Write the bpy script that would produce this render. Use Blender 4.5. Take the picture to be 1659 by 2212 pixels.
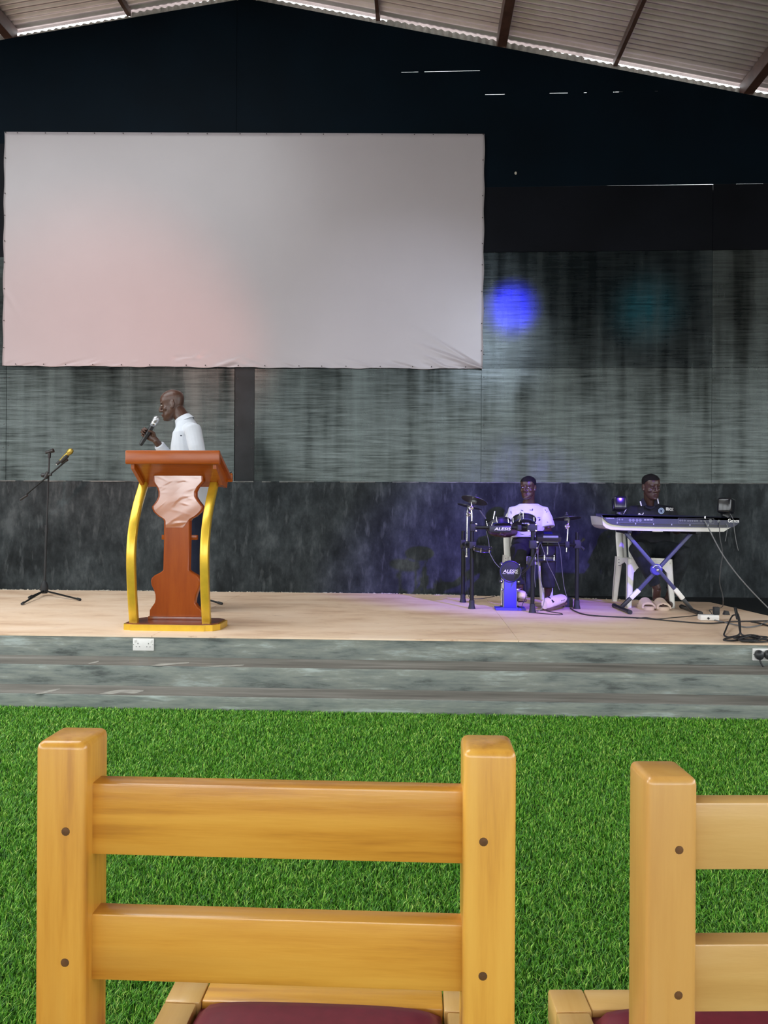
import bpy, bmesh, math, random
import numpy as np
from mathutils import Vector, Matrix

for o in list(bpy.data.objects):
    bpy.data.objects.remove(o, do_unlink=True)
random.seed(7)
SC = bpy.context.scene
COL = SC.collection

# ------------------------------------------------------------------ camera
FPX, IW, IH = 1660.0, 1659.0, 2212.0
YAW, ROLL, CAMZ = 0.045, 0.0055, 1.20
CPOS = Vector((0, 0, CAMZ))
_F = Vector((-math.sin(YAW), math.cos(YAW), 0))
_R0 = Vector((math.cos(YAW), math.sin(YAW), 0))
_U0 = Vector((0, 0, 1))
_R = _R0 * math.cos(ROLL) + _U0 * math.sin(ROLL)
_U = _U0 * math.cos(ROLL) - _R0 * math.sin(ROLL)
cam = bpy.data.cameras.new('camera')
camo = bpy.data.objects.new('camera', cam)
COL.objects.link(camo)
m = Matrix.Identity(4)
for i in range(3):
    m[i][0], m[i][1], m[i][2], m[i][3] = _R[i], _U[i], -_F[i], CPOS[i]
camo.matrix_world = m
cam.sensor_fit = 'VERTICAL'
cam.sensor_height = 32.0
cam.sensor_width = 24.0
cam.lens = FPX * 32.0 / IH
cam.clip_start = 0.05
cam.clip_end = 300
SC.camera = camo

# ------------------------------------------------------------------ world, lights, exposure
W = bpy.data.worlds.new('sky')
SC.world = W
W.use_nodes = True
_bg = W.node_tree.nodes['Background']
_bg.inputs[0].default_value = (0.93, 0.97, 1.0, 1)
_bg.inputs[1].default_value = 5.2
SC.view_settings.view_transform = 'Standard'
SC.view_settings.look = 'None'
SC.view_settings.exposure = 0.2
SC.view_settings.gamma = 1.0
SC.view_settings.use_curve_mapping = False


def spot(name, loc, target, color, power, angle, blend=0.5, radius=0.06):
    l = bpy.data.lights.new(name, 'SPOT')
    l.color = color
    l.energy = power
    l.spot_size = math.radians(angle)
    l.spot_blend = blend
    l.shadow_soft_size = radius
    o = bpy.data.objects.new(name, l)
    COL.objects.link(o)
    o.location = loc
    d = Vector(target) - Vector(loc)
    o.rotation_euler = d.to_track_quat('-Z', 'Y').to_euler()
    return o


def portal(name, loc, rot, sx, sy):
    l = bpy.data.lights.new(name, 'AREA')
    l.shape = 'RECTANGLE'
    l.size, l.size_y = sx, sy
    l.cycles.is_portal = True
    o = bpy.data.objects.new(name, l)
    COL.objects.link(o)
    o.location = loc
    o.rotation_euler = rot
    return o


# ------------------------------------------------------------------ layout helpers (surveyed points -> metres)
def _ray(x, y):
    return _F + _R * ((x - IW / 2) / FPX) - _U * ((y - IH / 2) / FPX)


def P(x, y, Y):
    d = _ray(x, y)
    return CPOS + d * (Y / d.y)


def G(x, y, z):
    d = _ray(x, y)
    return CPOS + d * ((z - CAMZ) / d.z)


ZST = 0.364      # stage height
YW = 7.885       # back wall
ORI = {}

# ------------------------------------------------------------------ mesh helpers


def V(*a):
    return Vector(a)


class MB:
    def __init__(s):
        s.v = []
        s.f = []

    def add(s, vs, fs):
        b = len(s.v)
        s.v.extend([Vector(p) for p in vs])
        s.f.extend([tuple(i + b for i in f) for f in fs])
        return s

    def box(s, c, size, rot=None, bevel=0.0, seg=2):
        bm = bmesh.new()
        bmesh.ops.create_cube(bm, size=1.0)
        for v in bm.verts:
            v.co = Vector((v.co.x * size[0], v.co.y * size[1], v.co.z * size[2]))
        if bevel > 0:
            bmesh.ops.bevel(bm, geom=list(bm.edges), offset=bevel, segments=seg, profile=0.5, affect='EDGES')
        M = rot.to_matrix() if hasattr(rot, 'to_matrix') else (rot if rot is not None else Matrix.Identity(3))
        c = Vector(c)
        bm.verts.index_update()
        s.add([M @ v.co + c for v in bm.verts], [tuple(v.index for v in f.verts) for f in bm.faces])
        bm.free()
        return s

    def box2(s, a, b, bevel=0.0, seg=2):
        a, b = Vector(a), Vector(b)
        return s.box((a + b) / 2, [abs(b[i] - a[i]) for i in range(3)], None, bevel, seg)

    def bar(s, p0, p1, w, h, up=(0, 0, 1), bevel=0.0):
        """box of section w (sideways) x h (up) from p0 to p1"""
        p0, p1 = Vector(p0), Vector(p1)
        d = p1 - p0
        t = d.normalized()
        up = Vector(up)
        sd = t.cross(up)
        if sd.length < 1e-4:
            sd = t.cross(Vector((0, 1, 0)))
        sd.normalize()
        u = sd.cross(t)
        M = Matrix((sd, t, u)).transposed()
        return s.box((p0 + p1) / 2, (w, d.length, h), M, bevel)

    def tube(s, pts, r, n=12, lat=None, cap=True, sq=1.0):
        pts = [Vector(p) for p in pts]
        k = len(pts)
        rad = r if isinstance(r, (list, tuple)) and len(r) == k else [r] * k
        lat0 = Vector(lat) if lat is not None else None
        vs, fs = [], []
        pu = None
        for i, p in enumerate(pts):
            if i == 0:
                t = pts[1] - p
            elif i == k - 1:
                t = p - pts[i - 1]
            else:
                t = (pts[i + 1] - p).normalized() + (p - pts[i - 1]).normalized()
            if t.length < 1e-9:
                t = Vector((0, 0, 1))
            t.normalize()
            ref = lat0 if lat0 is not None else pu
            if ref is None:
                ref = Vector((1, 0, 0)) if abs(t.x) < 0.8 else Vector((0, 1, 0))
            u = ref - t * ref.dot(t)
            if u.length < 1e-5:
                u = t.orthogonal()
            u.normalize()
            pu = u
            w = t.cross(u)
            ra, rb = rad[i] if isinstance(rad[i], (list, tuple)) else (rad[i], rad[i])
            for j in range(n):
                a = 2 * math.pi * j / n
                ca, sa = math.cos(a), math.sin(a)
                if sq != 1.0:
                    ca = math.copysign(abs(ca) ** sq, ca)
                    sa = math.copysign(abs(sa) ** sq, sa)
                vs.append(p + u * (ra * ca) + w * (rb * sa))
        for i in range(k - 1):
            for j in range(n):
                a, b = i * n + j, i * n + (j + 1) % n
                fs.append((a, b, b + n, a + n))
        if cap:
            fs.append(tuple(range(n - 1, -1, -1)))
            fs.append(tuple(range((k - 1) * n, k * n)))
        return s.add(vs, fs)

    def cyl(s, p0, p1, r, n=14):
        return s.tube([p0, p1], r, n)

    def ell(s, c, r, rot=None, nu=16, nv=10):
        c = Vector(c)
        M = rot if rot is not None else Matrix.Identity(3)
        vs = [M @ Vector((0, 0, -r[2])) + c]
        for i in range(1, nv):
            ph = -math.pi / 2 + math.pi * i / nv
            for j in range(nu):
                a = 2 * math.pi * j / nu
                vs.append(M @ Vector((r[0] * math.cos(ph) * math.cos(a), r[1] * math.cos(ph) * math.sin(a), r[2] * math.sin(ph))) + c)
        vs.append(M @ Vector((0, 0, r[2])) + c)
        fs = []
        for j in range(nu):
            fs.append((0, 1 + (j + 1) % nu, 1 + j))
            for i in range(nv - 2):
                a, b = 1 + i * nu + j, 1 + i * nu + (j + 1) % nu
                fs.append((a, b, b + nu, a + nu))
            a = 1 + (nv - 2) * nu
            fs.append((a + j, a + (j + 1) % nu, len(vs) - 1))
        return s.add(vs, fs)

    def prism(s, poly, off):
        """poly: ordered 3D outline, extruded by vector off"""
        poly = [Vector(p) for p in poly]
        off = Vector(off)
        n = len(poly)
        vs = poly + [p + off for p in poly]
        fs = [tuple(range(n - 1, -1, -1)), tuple(range(n, 2 * n))]
        for i in range(n):
            j = (i + 1) % n
            fs.append((i, j, j + n, i + n))
        return s.add(vs, fs)

    def lathe(s, prof, c, axis=(0, 0, 1), n=20):
        """prof: list of (r, h) along axis from c"""
        a = Vector(axis).normalized()
        u = a.orthogonal().normalized()
        w = a.cross(u)
        c = Vector(c)
        vs, fs = [], []
        for r, h in prof:
            for j in range(n):
                t = 2 * math.pi * j / n
                vs.append(c + a * h + (u * math.cos(t) + w * math.sin(t)) * max(r, 1e-5))
        k = len(prof)
        for i in range(k - 1):
            for j in range(n):
                p, q = i * n + j, i * n + (j + 1) % n
                fs.append((p, q, q + n, p + n))
        fs.append(tuple(range(n - 1, -1, -1)))
        fs.append(tuple(range((k - 1) * n, k * n)))
        return s.add(vs, fs)

    def torus(s, c, axis, R, r, n=24, k=8):
        a = Vector(axis).normalized()
        u = a.orthogonal().normalized()
        w = a.cross(u)
        c = Vector(c)
        vs, fs = [], []
        for i in range(n):
            t = 2 * math.pi * i / n
            d = u * math.cos(t) + w * math.sin(t)
            for j in range(k):
                q = 2 * math.pi * j / k
                vs.append(c + d * (R + r * math.cos(q)) + a * (r * math.sin(q)))
        for i in range(n):
            for j in range(k):
                p = i * k + j
                p2 = i * k + (j + 1) % k
                i2 = ((i + 1) % n) * k
                fs.append((p, i2 + j, i2 + (j + 1) % k, p2))
        return s.add(vs, fs)

    def mesh(s, name, origin, smooth=40):
        me = bpy.data.meshes.new(name)
        o = Vector(origin)
        me.from_pydata([tuple(v - o) for v in s.v], [], s.f)
        me.update()
        bm = bmesh.new()
        bm.from_mesh(me)
        bmesh.ops.recalc_face_normals(bm, faces=bm.faces)
        bm.to_mesh(me)
        bm.free()
        finish(me, smooth)
        return me

    def part(s, name, mat, parent, smooth=40, label=None):
        o = bpy.data.objects.new(name, s.mesh(name, ORI[parent.name], smooth))
        link(o, mat, parent)
        if label:
            o['label'] = label
        return o

    def top(s, name, mat, loc, label, cat, group=None, smooth=40):
        o = bpy.data.objects.new(name, s.mesh(name, loc, smooth))
        o.location = loc
        o.data.materials.append(mat)
        COL.objects.link(o)
        ORI[o.name] = Vector(loc)
        tag(o, label, cat, group)
        return o

    def struct(s, name, mat, parent=None, loc=(0, 0, 0), smooth=30):
        if parent is not None:
            return s.part(name, mat, parent, smooth)
        o = bpy.data.objects.new(name, s.mesh(name, loc, smooth))
        o.location = loc
        o.data.materials.append(mat)
        COL.objects.link(o)
        ORI[o.name] = Vector(loc)
        o['kind'] = 'structure'
        return o


def finish(me, smooth):
    if smooth:
        me.polygons.foreach_set('use_smooth', [True] * len(me.polygons))
        if smooth < 180:
            me.set_sharp_from_angle(angle=math.radians(smooth))


def link(o, mat, parent):
    if mat is not None and not o.data.materials:
        o.data.materials.append(mat)
    COL.objects.link(o)
    o.parent = parent
    ORI[o.name] = ORI[parent.name]
    return o


def tag(o, label, cat, group=None):
    o['label'] = label
    o['category'] = cat
    if group:
        o['group'] = group


def thing(name, label, cat, loc, group=None):
    o = bpy.data.objects.new(name, None)
    o.empty_display_size = 0.1
    COL.objects.link(o)
    o.location = loc
    ORI[o.name] = Vector(loc)
    tag(o, label, cat, group)
    return o


def smooth_path(pts, sub=6):
    pts = [Vector(p) for p in pts]
    out = []
    n = len(pts)
    for i in range(n - 1):
        p0 = pts[max(i - 1, 0)]
        p1, p2 = pts[i], pts[i + 1]
        p3 = pts[min(i + 2, n - 1)]
        for k in range(sub):
            t = k / sub
            out.append(0.5 * ((2 * p1) + (p2 - p0) * t + (2 * p0 - 5 * p1 + 4 * p2 - p3) * t * t + (3 * p1 - p0 - 3 * p2 + p3) * t ** 3))
    out.append(pts[-1])
    return out


def text_part(name, body, size, M, mat, parent, extrude=0.0006, width=None, shear=0.0):
    cu = bpy.data.curves.new(name, 'FONT')
    cu.body = body
    cu.size = size
    cu.extrude = extrude
    cu.align_x = 'CENTER'
    cu.align_y = 'CENTER'
    cu.shear = shear
    cu.resolution_u = 3
    cu.offset = size * 0.012
    t = bpy.data.objects.new('tmp_text', cu)
    COL.objects.link(t)
    bpy.context.view_layer.update()
    dg = bpy.context.evaluated_depsgraph_get()
    me = bpy.data.meshes.new_from_object(t.evaluated_get(dg))
    bpy.data.objects.remove(t, do_unlink=True)
    if width:
        xs = [v.co.x for v in me.vertices]
        k = width / (max(xs) - min(xs))
        me.transform(Matrix.Diagonal((k, 1, 1, 1)))
    me.transform(M)
    me.transform(Matrix.Translation(-ORI[parent.name]))
    me.materials.clear()
    o = bpy.data.objects.new(name, me)
    link(o, mat, parent)
    return o


def face_cam_matrix(loc, nrm=(0, -1, 0), up=(0, 0, 1)):
    """text plane: local z = nrm, local y = up"""
    z = Vector(nrm).normalized()
    x = Vector(up).cross(z).normalized()
    y = z.cross(x)
    M = Matrix((x, y, z)).transposed().to_4x4()
    M.translation = Vector(loc)
    return M


def remesh(mb, voxel, origin, name, smooth_it=3):
    """fuse overlapping closed volumes into one continuous skin"""
    me = bpy.data.meshes.new('tmp')
    o = Vector(origin)
    me.from_pydata([tuple(v - o) for v in mb.v], [], mb.f)
    bm = bmesh.new()
    bm.from_mesh(me)
    bmesh.ops.recalc_face_normals(bm, faces=bm.faces)
    bm.to_mesh(me)
    bm.free()
    ob = bpy.data.objects.new('tmp', me)
    COL.objects.link(ob)
    md = ob.modifiers.new('r', 'REMESH')
    md.mode = 'VOXEL'
    md.voxel_size = voxel
    md.use_smooth_shade = True
    sm = ob.modifiers.new('s', 'SMOOTH')
    sm.iterations = smooth_it
    sm.factor = 0.5
    bpy.context.view_layer.update()
    dg = bpy.context.evaluated_depsgraph_get()
    out = bpy.data.meshes.new_from_object(ob.evaluated_get(dg))
    out.name = name
    bpy.data.objects.remove(ob, do_unlink=True)
    out.materials.clear()
    return out


# ------------------------------------------------------------------ materials
def _new(name):
    mt = bpy.data.materials.new(name)
    mt.use_nodes = True
    nt = mt.node_tree
    return mt, nt, nt.nodes['Principled BSDF']


def _lnk(nt, a, b):
    nt.links.new(a, b)


def _noise(nt, scale, map_scale, detail=4.0, rough=0.55, rot=None, coord='Object'):
    tc = nt.nodes.new('ShaderNodeTexCoord')
    mp = nt.nodes.new('ShaderNodeMapping')
    mp.inputs['Scale'].default_value = map_scale
    if rot:
        mp.inputs['Rotation'].default_value = rot
    no = nt.nodes.new('ShaderNodeTexNoise')
    no.inputs['Scale'].default_value = scale
    no.inputs['Detail'].default_value = detail
    no.inputs['Roughness'].default_value = rough
    if coord == 'World':
        ge = nt.nodes.new('ShaderNodeNewGeometry')
        _lnk(nt, ge.outputs['Position'], mp.inputs['Vector'])
    else:
        _lnk(nt, tc.outputs[coord], mp.inputs['Vector'])
    _lnk(nt, mp.outputs['Vector'], no.inputs['Vector'])
    return no.outputs['Fac']


def _ramp(nt, fac, stops):
    r = nt.nodes.new('ShaderNodeValToRGB')
    e = r.color_ramp.elements
    while len(e) < len(stops):
        e.new(0.5)
    for k, (p, c) in enumerate(stops):
        e[k].position = p
        e[k].color = (*c, 1) if len(c) == 3 else c
    _lnk(nt, fac, r.inputs['Fac'])
    return r.outputs['Color']


def _mix(nt, fac, a, b, mode='MIX'):
    mx = nt.nodes.new('ShaderNodeMix')
    mx.data_type = 'RGBA'
    mx.blend_type = mode
    if isinstance(fac, (int, float)):
        mx.inputs[0].default_value = fac
    else:
        _lnk(nt, fac, mx.inputs[0])
    for idx, q in ((6, a), (7, b)):
        if isinstance(q, (tuple, list)):
            mx.inputs[idx].default_value = (*q, 1) if len(q) == 3 else q
        else:
            _lnk(nt, q, mx.inputs[idx])
    return mx.outputs[2]


def _bump(nt, bs, fac, strength, dist=0.01):
    b = nt.nodes.new('ShaderNodeBump')
    b.inputs['Strength'].default_value = strength
    b.inputs['Distance'].default_value = dist
    _lnk(nt, fac, b.inputs['Height'])
    _lnk(nt, b.outputs['Normal'], bs.inputs['Normal'])


def mat(name, col, rough=0.5, metal=0.0, spec=0.5, var=0.12, vscale=14, coat=0.0, emit=None):
    mt, nt, bs = _new(name)
    f = _noise(nt, vscale, (1, 1, 1))
    lo = tuple(max(0, c * (1 - var)) for c in col)
    hi = tuple(min(1, c * (1 + var)) for c in col)
    _lnk(nt, _ramp(nt, f, [(0.3, lo), (0.7, hi)]), bs.inputs['Base Color'])
    bs.inputs['Roughness'].default_value = rough
    bs.inputs['Metallic'].default_value = metal
    bs.inputs['Specular IOR Level'].default_value = spec
    if coat:
        bs.inputs['Coat Weight'].default_value = coat
        bs.inputs['Coat Roughness'].default_value = 0.12
    if emit:
        bs.inputs['Emission Color'].default_value = (*emit[0], 1)
        bs.inputs['Emission Strength'].default_value = emit[1]
    return mt


def grain_mat(name, stops, axis, rough=0.3, scale=6, stretch=0.06, coat=0.0, bump=0.15, coord='Object', blot=None, rvar=0.0):
    mt, nt, bs = _new(name)
    sc = [1, 1, 1]
    sc[axis] = stretch
    f1 = _noise(nt, scale * 6, tuple(sc), 5, 0.6, coord=coord)
    f2 = _noise(nt, scale, tuple(sc), 3, 0.5, coord=coord)
    c = _mix(nt, 0.5, _ramp(nt, f1, stops), _ramp(nt, f2, stops))
    if blot:
        f3 = _noise(nt, blot[0], (1, 1, 1), 3, 0.6, coord=coord)
        c = _mix(nt, _ramp(nt, f3, [(blot[1], (0, 0, 0)), (blot[2], (1, 1, 1))]), c, blot[3])
    _lnk(nt, c, bs.inputs['Base Color'])
    if rvar:
        rr = nt.nodes.new('ShaderNodeMapRange')
        rr.inputs['To Min'].default_value = rough - rvar
        rr.inputs['To Max'].default_value = rough + rvar
        _lnk(nt, f2, rr.inputs['Value'])
        _lnk(nt, rr.outputs[0], bs.inputs['Roughness'])
    else:
        bs.inputs['Roughness'].default_value = rough
    if coat:
        bs.inputs['Coat Weight'].default_value = coat
        bs.inputs['Coat Roughness'].default_value = 0.15
    _bump(nt, bs, f1, bump, 0.004)
    return mt


def wall_ply_mat(name, tint, s0=0.12, s1=0.68):
    """gloss-black painted plywood: grain along X, roller marks down Z, worn patches"""
    mt, nt, bs = _new(name)
    g = _noise(nt, 44, (0.06, 1, 1.2), 7, 0.7, coord='World')
    ro = _noise(nt, 3.2, (2.2, 1, 0.16), 3, 0.5, coord='World')
    pa = _noise(nt, 1.6, (1, 1, 1), 6, 0.65, coord='World')
    base = _ramp(nt, g, [(0.35, tuple(c * 0.45 for c in tint)), (0.68, tuple(c * 1.9 for c in tint))])
    base = _mix(nt, 0.5, base, _ramp(nt, ro, [(0.35, tuple(c * 0.5 for c in tint)), (0.65, tuple(c * 1.7 for c in tint))]))
    _lnk(nt, base, bs.inputs['Base Color'])
    ad = nt.nodes.new('ShaderNodeMath')
    ad.operation = 'ADD'
    m1 = nt.nodes.new('ShaderNodeMath'); m1.operation = 'MULTIPLY'; m1.inputs[1].default_value = 0.55
    m2 = nt.nodes.new('ShaderNodeMath'); m2.operation = 'MULTIPLY'; m2.inputs[1].default_value = 0.45
    _lnk(nt, ro, m1.inputs[0]); _lnk(nt, pa, m2.inputs[0])
    _lnk(nt, m1.outputs[0], ad.inputs[0]); _lnk(nt, m2.outputs[0], ad.inputs[1])
    mr = nt.nodes.new('ShaderNodeMapRange')
    mr.inputs['From Min'].default_value = 0.35
    mr.inputs['From Max'].default_value = 0.65
    mr.inputs['To Min'].default_value = 0.17
    mr.inputs['To Max'].default_value = 0.34
    _lnk(nt, ad.outputs[0], mr.inputs['Value'])
    _lnk(nt, mr.outputs[0], bs.inputs['Roughness'])
    sp = nt.nodes.new('ShaderNodeMapRange')
    sp.inputs['From Min'].default_value = 0.38
    sp.inputs['From Max'].default_value = 0.62
    sp.inputs['To Min'].default_value = s0
    sp.inputs['To Max'].default_value = s1
    bs.inputs['IOR'].default_value = 1.62
    bs.inputs['Specular Tint'].default_value = (0.86, 1.0, 0.95, 1)
    mxx = nt.nodes.new('ShaderNodeMath'); mxx.operation = 'ADD'
    h1 = nt.nodes.new('ShaderNodeMath'); h1.operation = 'MULTIPLY'; h1.inputs[1].default_value = 0.42
    h2 = nt.nodes.new('ShaderNodeMath'); h2.operation = 'MULTIPLY'; h2.inputs[1].default_value = 0.33
    _lnk(nt, g, h1.inputs[0]); _lnk(nt, ro, h2.inputs[0])
    _lnk(nt, h1.outputs[0], mxx.inputs[0]); _lnk(nt, h2.outputs[0], mxx.inputs[1])
    h3 = nt.nodes.new('ShaderNodeMath'); h3.operation = 'MULTIPLY_ADD'; h3.inputs[1].default_value = 0.25
    _lnk(nt, pa, h3.inputs[0]); _lnk(nt, mxx.outputs[0], h3.inputs[2])
    _lnk(nt, h3.outputs[0], sp.inputs['Value'])
    _lnk(nt, sp.outputs[0], bs.inputs['Specular IOR Level'])
    _bump(nt, bs, g, 0.12, 0.003)
    return mt


def patch_mat(name, cols, scale, mscale, rough=0.7, bump=0.2, spec=0.3, fine=None):
    mt, nt, bs = _new(name)
    f = _noise(nt, scale, mscale, 7, 0.65, coord='World')
    n = len(cols)
    c = _ramp(nt, f, [(0.32 + 0.36 * k / (n - 1), cols[k]) for k in range(n)])
    if fine:
        f2 = _noise(nt, fine[0], fine[1], 5, 0.6, coord='World')
        c = _mix(nt, _ramp(nt, f2, [(fine[2], (0, 0, 0)), (fine[3], (1, 1, 1))]), c, fine[4])
    _lnk(nt, c, bs.inputs['Base Color'])
    bs.inputs['Roughness'].default_value = rough
    bs.inputs['Specular IOR Level'].default_value = spec
    _bump(nt, bs, f, bump, 0.006)
    return mt


M = {}
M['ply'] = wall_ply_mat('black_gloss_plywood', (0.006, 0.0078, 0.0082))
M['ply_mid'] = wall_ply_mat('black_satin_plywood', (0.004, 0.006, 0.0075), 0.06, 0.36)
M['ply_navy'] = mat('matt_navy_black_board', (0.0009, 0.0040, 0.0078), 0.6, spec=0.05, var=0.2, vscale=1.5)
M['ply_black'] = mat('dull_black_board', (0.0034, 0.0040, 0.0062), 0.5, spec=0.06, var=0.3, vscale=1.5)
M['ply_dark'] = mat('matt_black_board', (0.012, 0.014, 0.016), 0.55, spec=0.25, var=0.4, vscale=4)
M['dado'] = patch_mat('black_plaster', [(0.006, 0.008, 0.009), (0.015, 0.019, 0.021), (0.030, 0.037, 0.040), (0.060, 0.070, 0.074)], 4.5, (1, 1, 0.6), 0.6, 0.25, 0.14,
                      fine=(9, (1.4, 1, 0.35), 0.56, 0.76, (0.07, 0.08, 0.084)))
M['ledge_highlight'] = mat('painted_ledge_highlight', (0.10, 0.105, 0.10), 0.7, var=0.6, vscale=9)  # pale tone paints the highlight on the ledge edge
M['edge'] = mat('bare_plaster_edge', (0.42, 0.39, 0.33), 0.9, var=0.4, vscale=30)
M['black_floor'] = mat('black_painted_floor', (0.014, 0.017, 0.018), 0.6, var=0.3, spec=0.3)
M['stage'] = patch_mat('pale_floor_sheet', [(0.64, 0.42, 0.27), (0.82, 0.61, 0.43), (0.88, 0.69, 0.52)], 2.2, (0.6, 1.6, 1), 0.55, 0.05, 0.35,
                       fine=(16, (0.5, 2.2, 1), 0.62, 0.8, (0.40, 0.21, 0.12)))
M['riser'] = patch_mat('grey_green_screed', [(0.075, 0.086, 0.080), (0.18, 0.205, 0.187), (0.235, 0.255, 0.222), (0.36, 0.41, 0.385)], 7.0, (0.40, 1, 2.2), 0.65, 0.4, 0.3,
                       fine=(24, (0.14, 1, 2.4), 0.52, 0.72, (0.13, 0.152, 0.144)))
M['tread'] = patch_mat('brown_grey_screed', [(0.10, 0.092, 0.079), (0.17, 0.158, 0.136), (0.27, 0.255, 0.225)], 6, (0.22, 2.2, 1), 0.5, 0.2, 0.4)
M['steel'] = patch_mat('zinc_roof_sheet', [(0.60, 0.50, 0.53), (0.74, 0.63, 0.67), (0.82, 0.73, 0.77)], 1.3, (1, 1, 1), 0.42, 0.03, 0.5)
M['steel'].node_tree.nodes['Principled BSDF'].inputs['Metallic'].default_value = 0.7
M['clad'] = mat('zinc_cladding', (0.45, 0.45, 0.42), 0.45, metal=0.4, var=0.2)
M['purlin'] = mat('brown_primer_steel', (0.085, 0.040, 0.030), 0.55, var=0.25)
M['hall'] = mat('cream_hall_plaster', (0.55, 0.50, 0.42), 0.85, var=0.08)
M['earth'] = mat('outside_earth', (0.36, 0.33, 0.29), 0.95, var=0.2, vscale=1)
M['screen'] = mat('white_vinyl_banner', (0.315, 0.288, 0.302), 0.33, var=0.02, vscale=2, spec=0.4)
M['smear'] = mat('dried_cement_smear', (0.33, 0.32, 0.28), 0.8, var=0.2, vscale=20)
M['nail'] = mat('dark_nail', (0.05, 0.04, 0.04), 0.4, metal=0.8)
M['turf_base'] = mat('turf_backing', (0.015, 0.05, 0.008), 0.9, var=0.3, vscale=60)
pine = [(0.36, (0.34, 0.115, 0.012)), (0.45, (0.58, 0.26, 0.030)), (0.54, (0.69, 0.345, 0.050)), (0.68, (0.75, 0.405, 0.068))]
pale = [(0.30, (0.50, 0.28, 0.075)), (0.5, (0.62, 0.375, 0.12)), (0.72, (0.68, 0.44, 0.165))]
M['pine_x'] = grain_mat('varnished_pine_along', pine, 0, 0.32, 7, 0.07, coat=0.35)
M['pine_z'] = grain_mat('varnished_pine_upright', pine, 2, 0.32, 7, 0.07, coat=0.35)
M['pine_y'] = grain_mat('varnished_pine_deep', pale, 1, 0.35, 7, 0.07, coat=0.3)
M['pale_x'] = grain_mat('pale_pine_along', pale, 0, 0.35, 7, 0.09, coat=0.3)
M['pale_z'] = grain_mat('pale_pine_upright', [(0.30, (0.50, 0.24, 0.055)), (0.5, (0.62, 0.335, 0.085)), (0.72, (0.67, 0.39, 0.12))], 2, 0.34, 6, 0.08, coat=0.35)
M['dowel'] = mat('dark_dowel', (0.11, 0.045, 0.011), 0.5, var=0.4, vscale=90)
M['maroon'] = mat('maroon_leatherette', (0.155, 0.018, 0.028), 0.42, var=0.12, vscale=50)
M['mahog'] = grain_mat('orange_mahogany', [(0.3, (0.21, 0.034, 0.002)), (0.5, (0.30, 0.056, 0.003)), (0.72, (0.36, 0.076, 0.005))], 2, 0.25, 5, 0.12, coat=0.12, bump=0.03)
M['mahog_lt'] = grain_mat('orange_mahogany_along', [(0.3, (0.25, 0.046, 0.002)), (0.5, (0.33, 0.068, 0.004)), (0.72, (0.38, 0.086, 0.006))], 0, 0.25, 5, 0.12, coat=0.12, bump=0.03)
M['mahog_dk'] = grain_mat('dark_mahogany_edge', [(0.3, (0.12, 0.022, 0.008)), (0.6, (0.20, 0.04, 0.012))], 2, 0.25, 6, 0.12, coat=0.7, bump=0.04)
for _k in ('mahog', 'mahog_lt'):
    M[_k].node_tree.nodes['Principled BSDF'].inputs['Specular IOR Level'].default_value = 0.3
M['gold'] = mat('gold_lacquer', (0.72, 0.46, 0.035), 0.34, metal=0.55, var=0.10, coat=0.3)
M['foil'] = patch_mat('clear_film_over_panel', [(0.36, 0.10, 0.03), (0.42, 0.135, 0.045)], 3, (1, 1, 1), 0.16, 0.0, 0.9)
_b = M['foil'].node_tree.nodes['Principled BSDF']
_b.inputs['Specular IOR Level'].default_value = 1.0
_b.inputs['Coat Weight'].default_value = 1.0
_b.inputs['Coat IOR'].default_value = 1.6
_b.inputs['Coat Roughness'].default_value = 0.12
M['black'] = mat('black_plastic', (0.016, 0.017, 0.019), 0.38, var=0.2)
M['blackm'] = mat('black_powder_coat', (0.007, 0.008, 0.009), 0.42, spec=0.3, var=0.2)
M['rubber'] = mat('grey_black_rubber', (0.016, 0.0175, 0.020), 0.65, var=0.2)
M['chrome'] = mat('chrome', (0.78, 0.78, 0.80), 0.18, metal=1.0, var=0.03)
M['grey'] = mat('grey_plastic', (0.16, 0.17, 0.19), 0.45)
M['blue'] = mat('blue_painted_steel', (0.050, 0.040, 0.42), 0.42, var=0.05)
M['standblue'] = mat('slate_blue_tube', (0.055, 0.058, 0.16), 0.38, var=0.1)
M['white'] = mat('white_plastic', (0.78, 0.77, 0.74), 0.35, var=0.03)
M['chairw'] = mat('white_moulded_plastic', (0.74, 0.74, 0.68), 0.38, var=0.05)
M['print'] = mat('white_print', (0.85, 0.85, 0.85), 0.6, var=0.02)
M['print_grey'] = mat('grey_print', (0.45, 0.46, 0.50), 0.6, var=0.02)
M['skin'] = mat('dark_brown_skin', (0.068, 0.031, 0.020), 0.36, var=0.18, vscale=25, spec=0.5)
M['skin2'] = mat('deep_brown_skin', (0.056, 0.027, 0.019), 0.36, var=0.18, vscale=25, spec=0.5)
M['nailskin'] = mat('fingernail', (0.30, 0.18, 0.14), 0.35)
M['eye'] = mat('eye_white', (0.72, 0.68, 0.62), 0.25, var=0.03)
M['iris'] = mat('dark_iris', (0.012, 0.008, 0.006), 0.2)
M['hair'] = mat('short_black_hair', (0.008, 0.007, 0.007), 0.85, var=0.5, vscale=300, spec=0.2)
M['lip'] = mat('brown_lip', (0.10, 0.038, 0.032), 0.42)
M['lip_k'] = mat('deep_brown_lip', (0.062, 0.026, 0.022), 0.42)
M['shirt'] = mat('white_cotton_shirt', (0.55, 0.58, 0.63), 0.8, var=0.05, vscale=9, spec=0.2)
M['tee'] = mat('white_cotton_tee', (0.62, 0.61, 0.66), 0.85, var=0.05, vscale=12, spec=0.2)
M['polo'] = mat('black_polo_knit', (0.012, 0.013, 0.019), 0.75, var=0.3, vscale=20, spec=0.3)
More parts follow.
